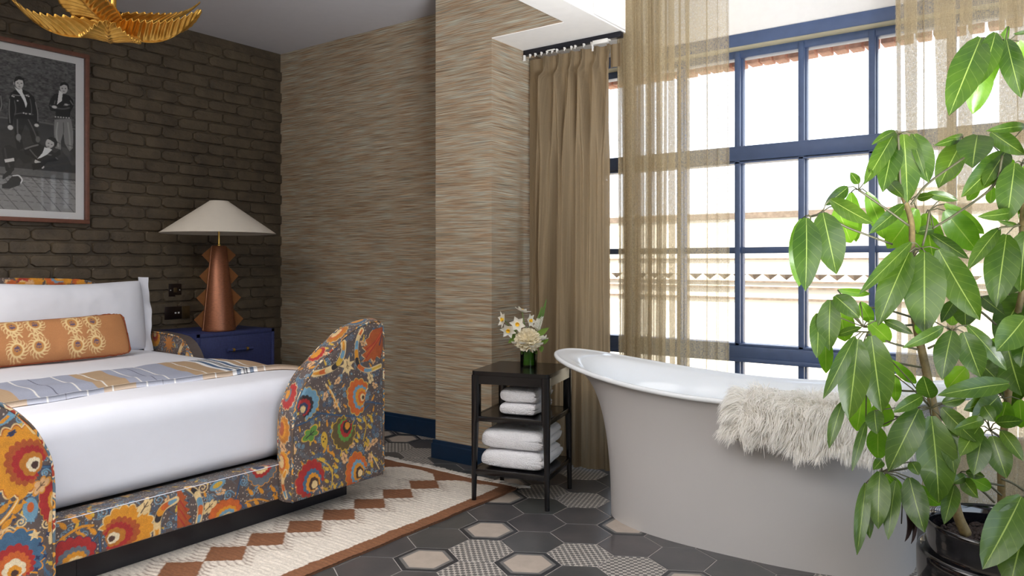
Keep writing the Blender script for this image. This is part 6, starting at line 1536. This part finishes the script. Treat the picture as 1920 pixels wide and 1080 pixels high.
# withered leaf hanging at the lower left
p0 = atd(*B(435, 700), 1.94); b = MB(); b.tube([p0, atd(*B(428, 860), 1.94)], .0015, 5); pp_(b.me('leaf_stalk', M['petiole'], sharp=None), 'leaf_stalk')
b = MB()
for (x0_, x1_, y1_, w_) in ((440, 442, 935, 40), (455, 468, 945, 34), (470, 480, 900, 26)):
    V, F, UVv = leafmesh(atd(*B(x0_, 775), 1.94), atd(*B(x1_, y1_), 1.93), w_*.4444/FPX*1.94, np.array([.5, -.8, .1]), .1, .8, .6); b.add(V, F)
o = pp_(b.me('withered_leaf', M['dead_leaf'], norm=False, sharp=None), 'withered_leaf'); o['label'] = 'brown withered leaf'
# stems
def path(pts): return [atd(u, v, D) for u, v, D in pts]
stalk(path([(*B(702, 905), 2.10), (*B(660, 800), 2.10), (*B(615, 560), 2.10), (*B(570, 400), 2.08), (*B(530, 200), 2.10), (*B(490, 20), 2.12), (*A(705, 900), 2.12), (*A(695, 650), 2.10), (*A(690, 500), 2.13), (*A(648, 370), 2.15)]), [.015, .013, .012, .011, .009, .008], 'trunk', 'trunk')
stalk(path([(*B(850, 800), 2.22), (*B(850, 700), 2.2), (*B(850, 560), 2.18), (*B(880, 300), 2.15), (*B(900, 60), 2.12), (*A(1230, 800), 2.1), (*A(1225, 520), 2.1)]), [.012, .011, .009], 'trunk', 'trunk')
stalk(path([(*A(1225, 520), 2.1), (*A(1260, 100), 2.05), (*Cc(1960, 420), 2.0), (*Cc(1880, 320), 1.97), (*Cc(1820, 240), 1.95)]), [.009, .006, .005], 'trunk', 'trunk')
for pts in ([A(600, 612), A(480, 568), A(360, 520), A(262, 455)], [A(680, 522), A(560, 435), A(437, 350)], [A(262, 455), A(235, 470), A(205, 478)], [A(690, 420), A(770, 320), A(945, 195)], [A(795, 535), A(930, 450), A(1090, 325), A(1130, 185)], [A(745, 620), A(765, 540), A(778, 450)], [A(640, 380), A(632, 200), A(628, 84)], [A(700, 965), A(560, 925), A(440, 912)], [A(700, 1000), A(560, 1010), A(460, 1010)], [B(500, 125), B(380, 95), B(285, 50)], [B(512, 200), B(430, 185), B(385, 175)], [B(530, 300), B(460, 300), B(392, 295)], [B(560, 420), B(470, 415), B(380, 405)], [B(600, 560), B(470, 620), B(345, 640)], [B(552, 372), B(580, 420), B(600, 500)], [B(860, 700), B(760, 680), B(665, 655)], [B(850, 740), B(790, 690), B(720, 650)], [B(820, 770), B(780, 730), B(740, 700)], [B(880, 560), B(850, 500), B(802, 466)], [B(945, 720), B(900, 690), B(850, 670)], [A(735, 630), A(705, 640), A(695, 660)], [A(1100, 1000), A(1030, 940), A(930, 880)], [B(540, 120), B(600, 90), B(640, 45)], [A(1215, 520), A(1130, 530), A(1110, 540)]):
    Dm = 2.08; stalk([atd(u, v, Dm) for u, v in pts], .0032)
print('leaves', tot)
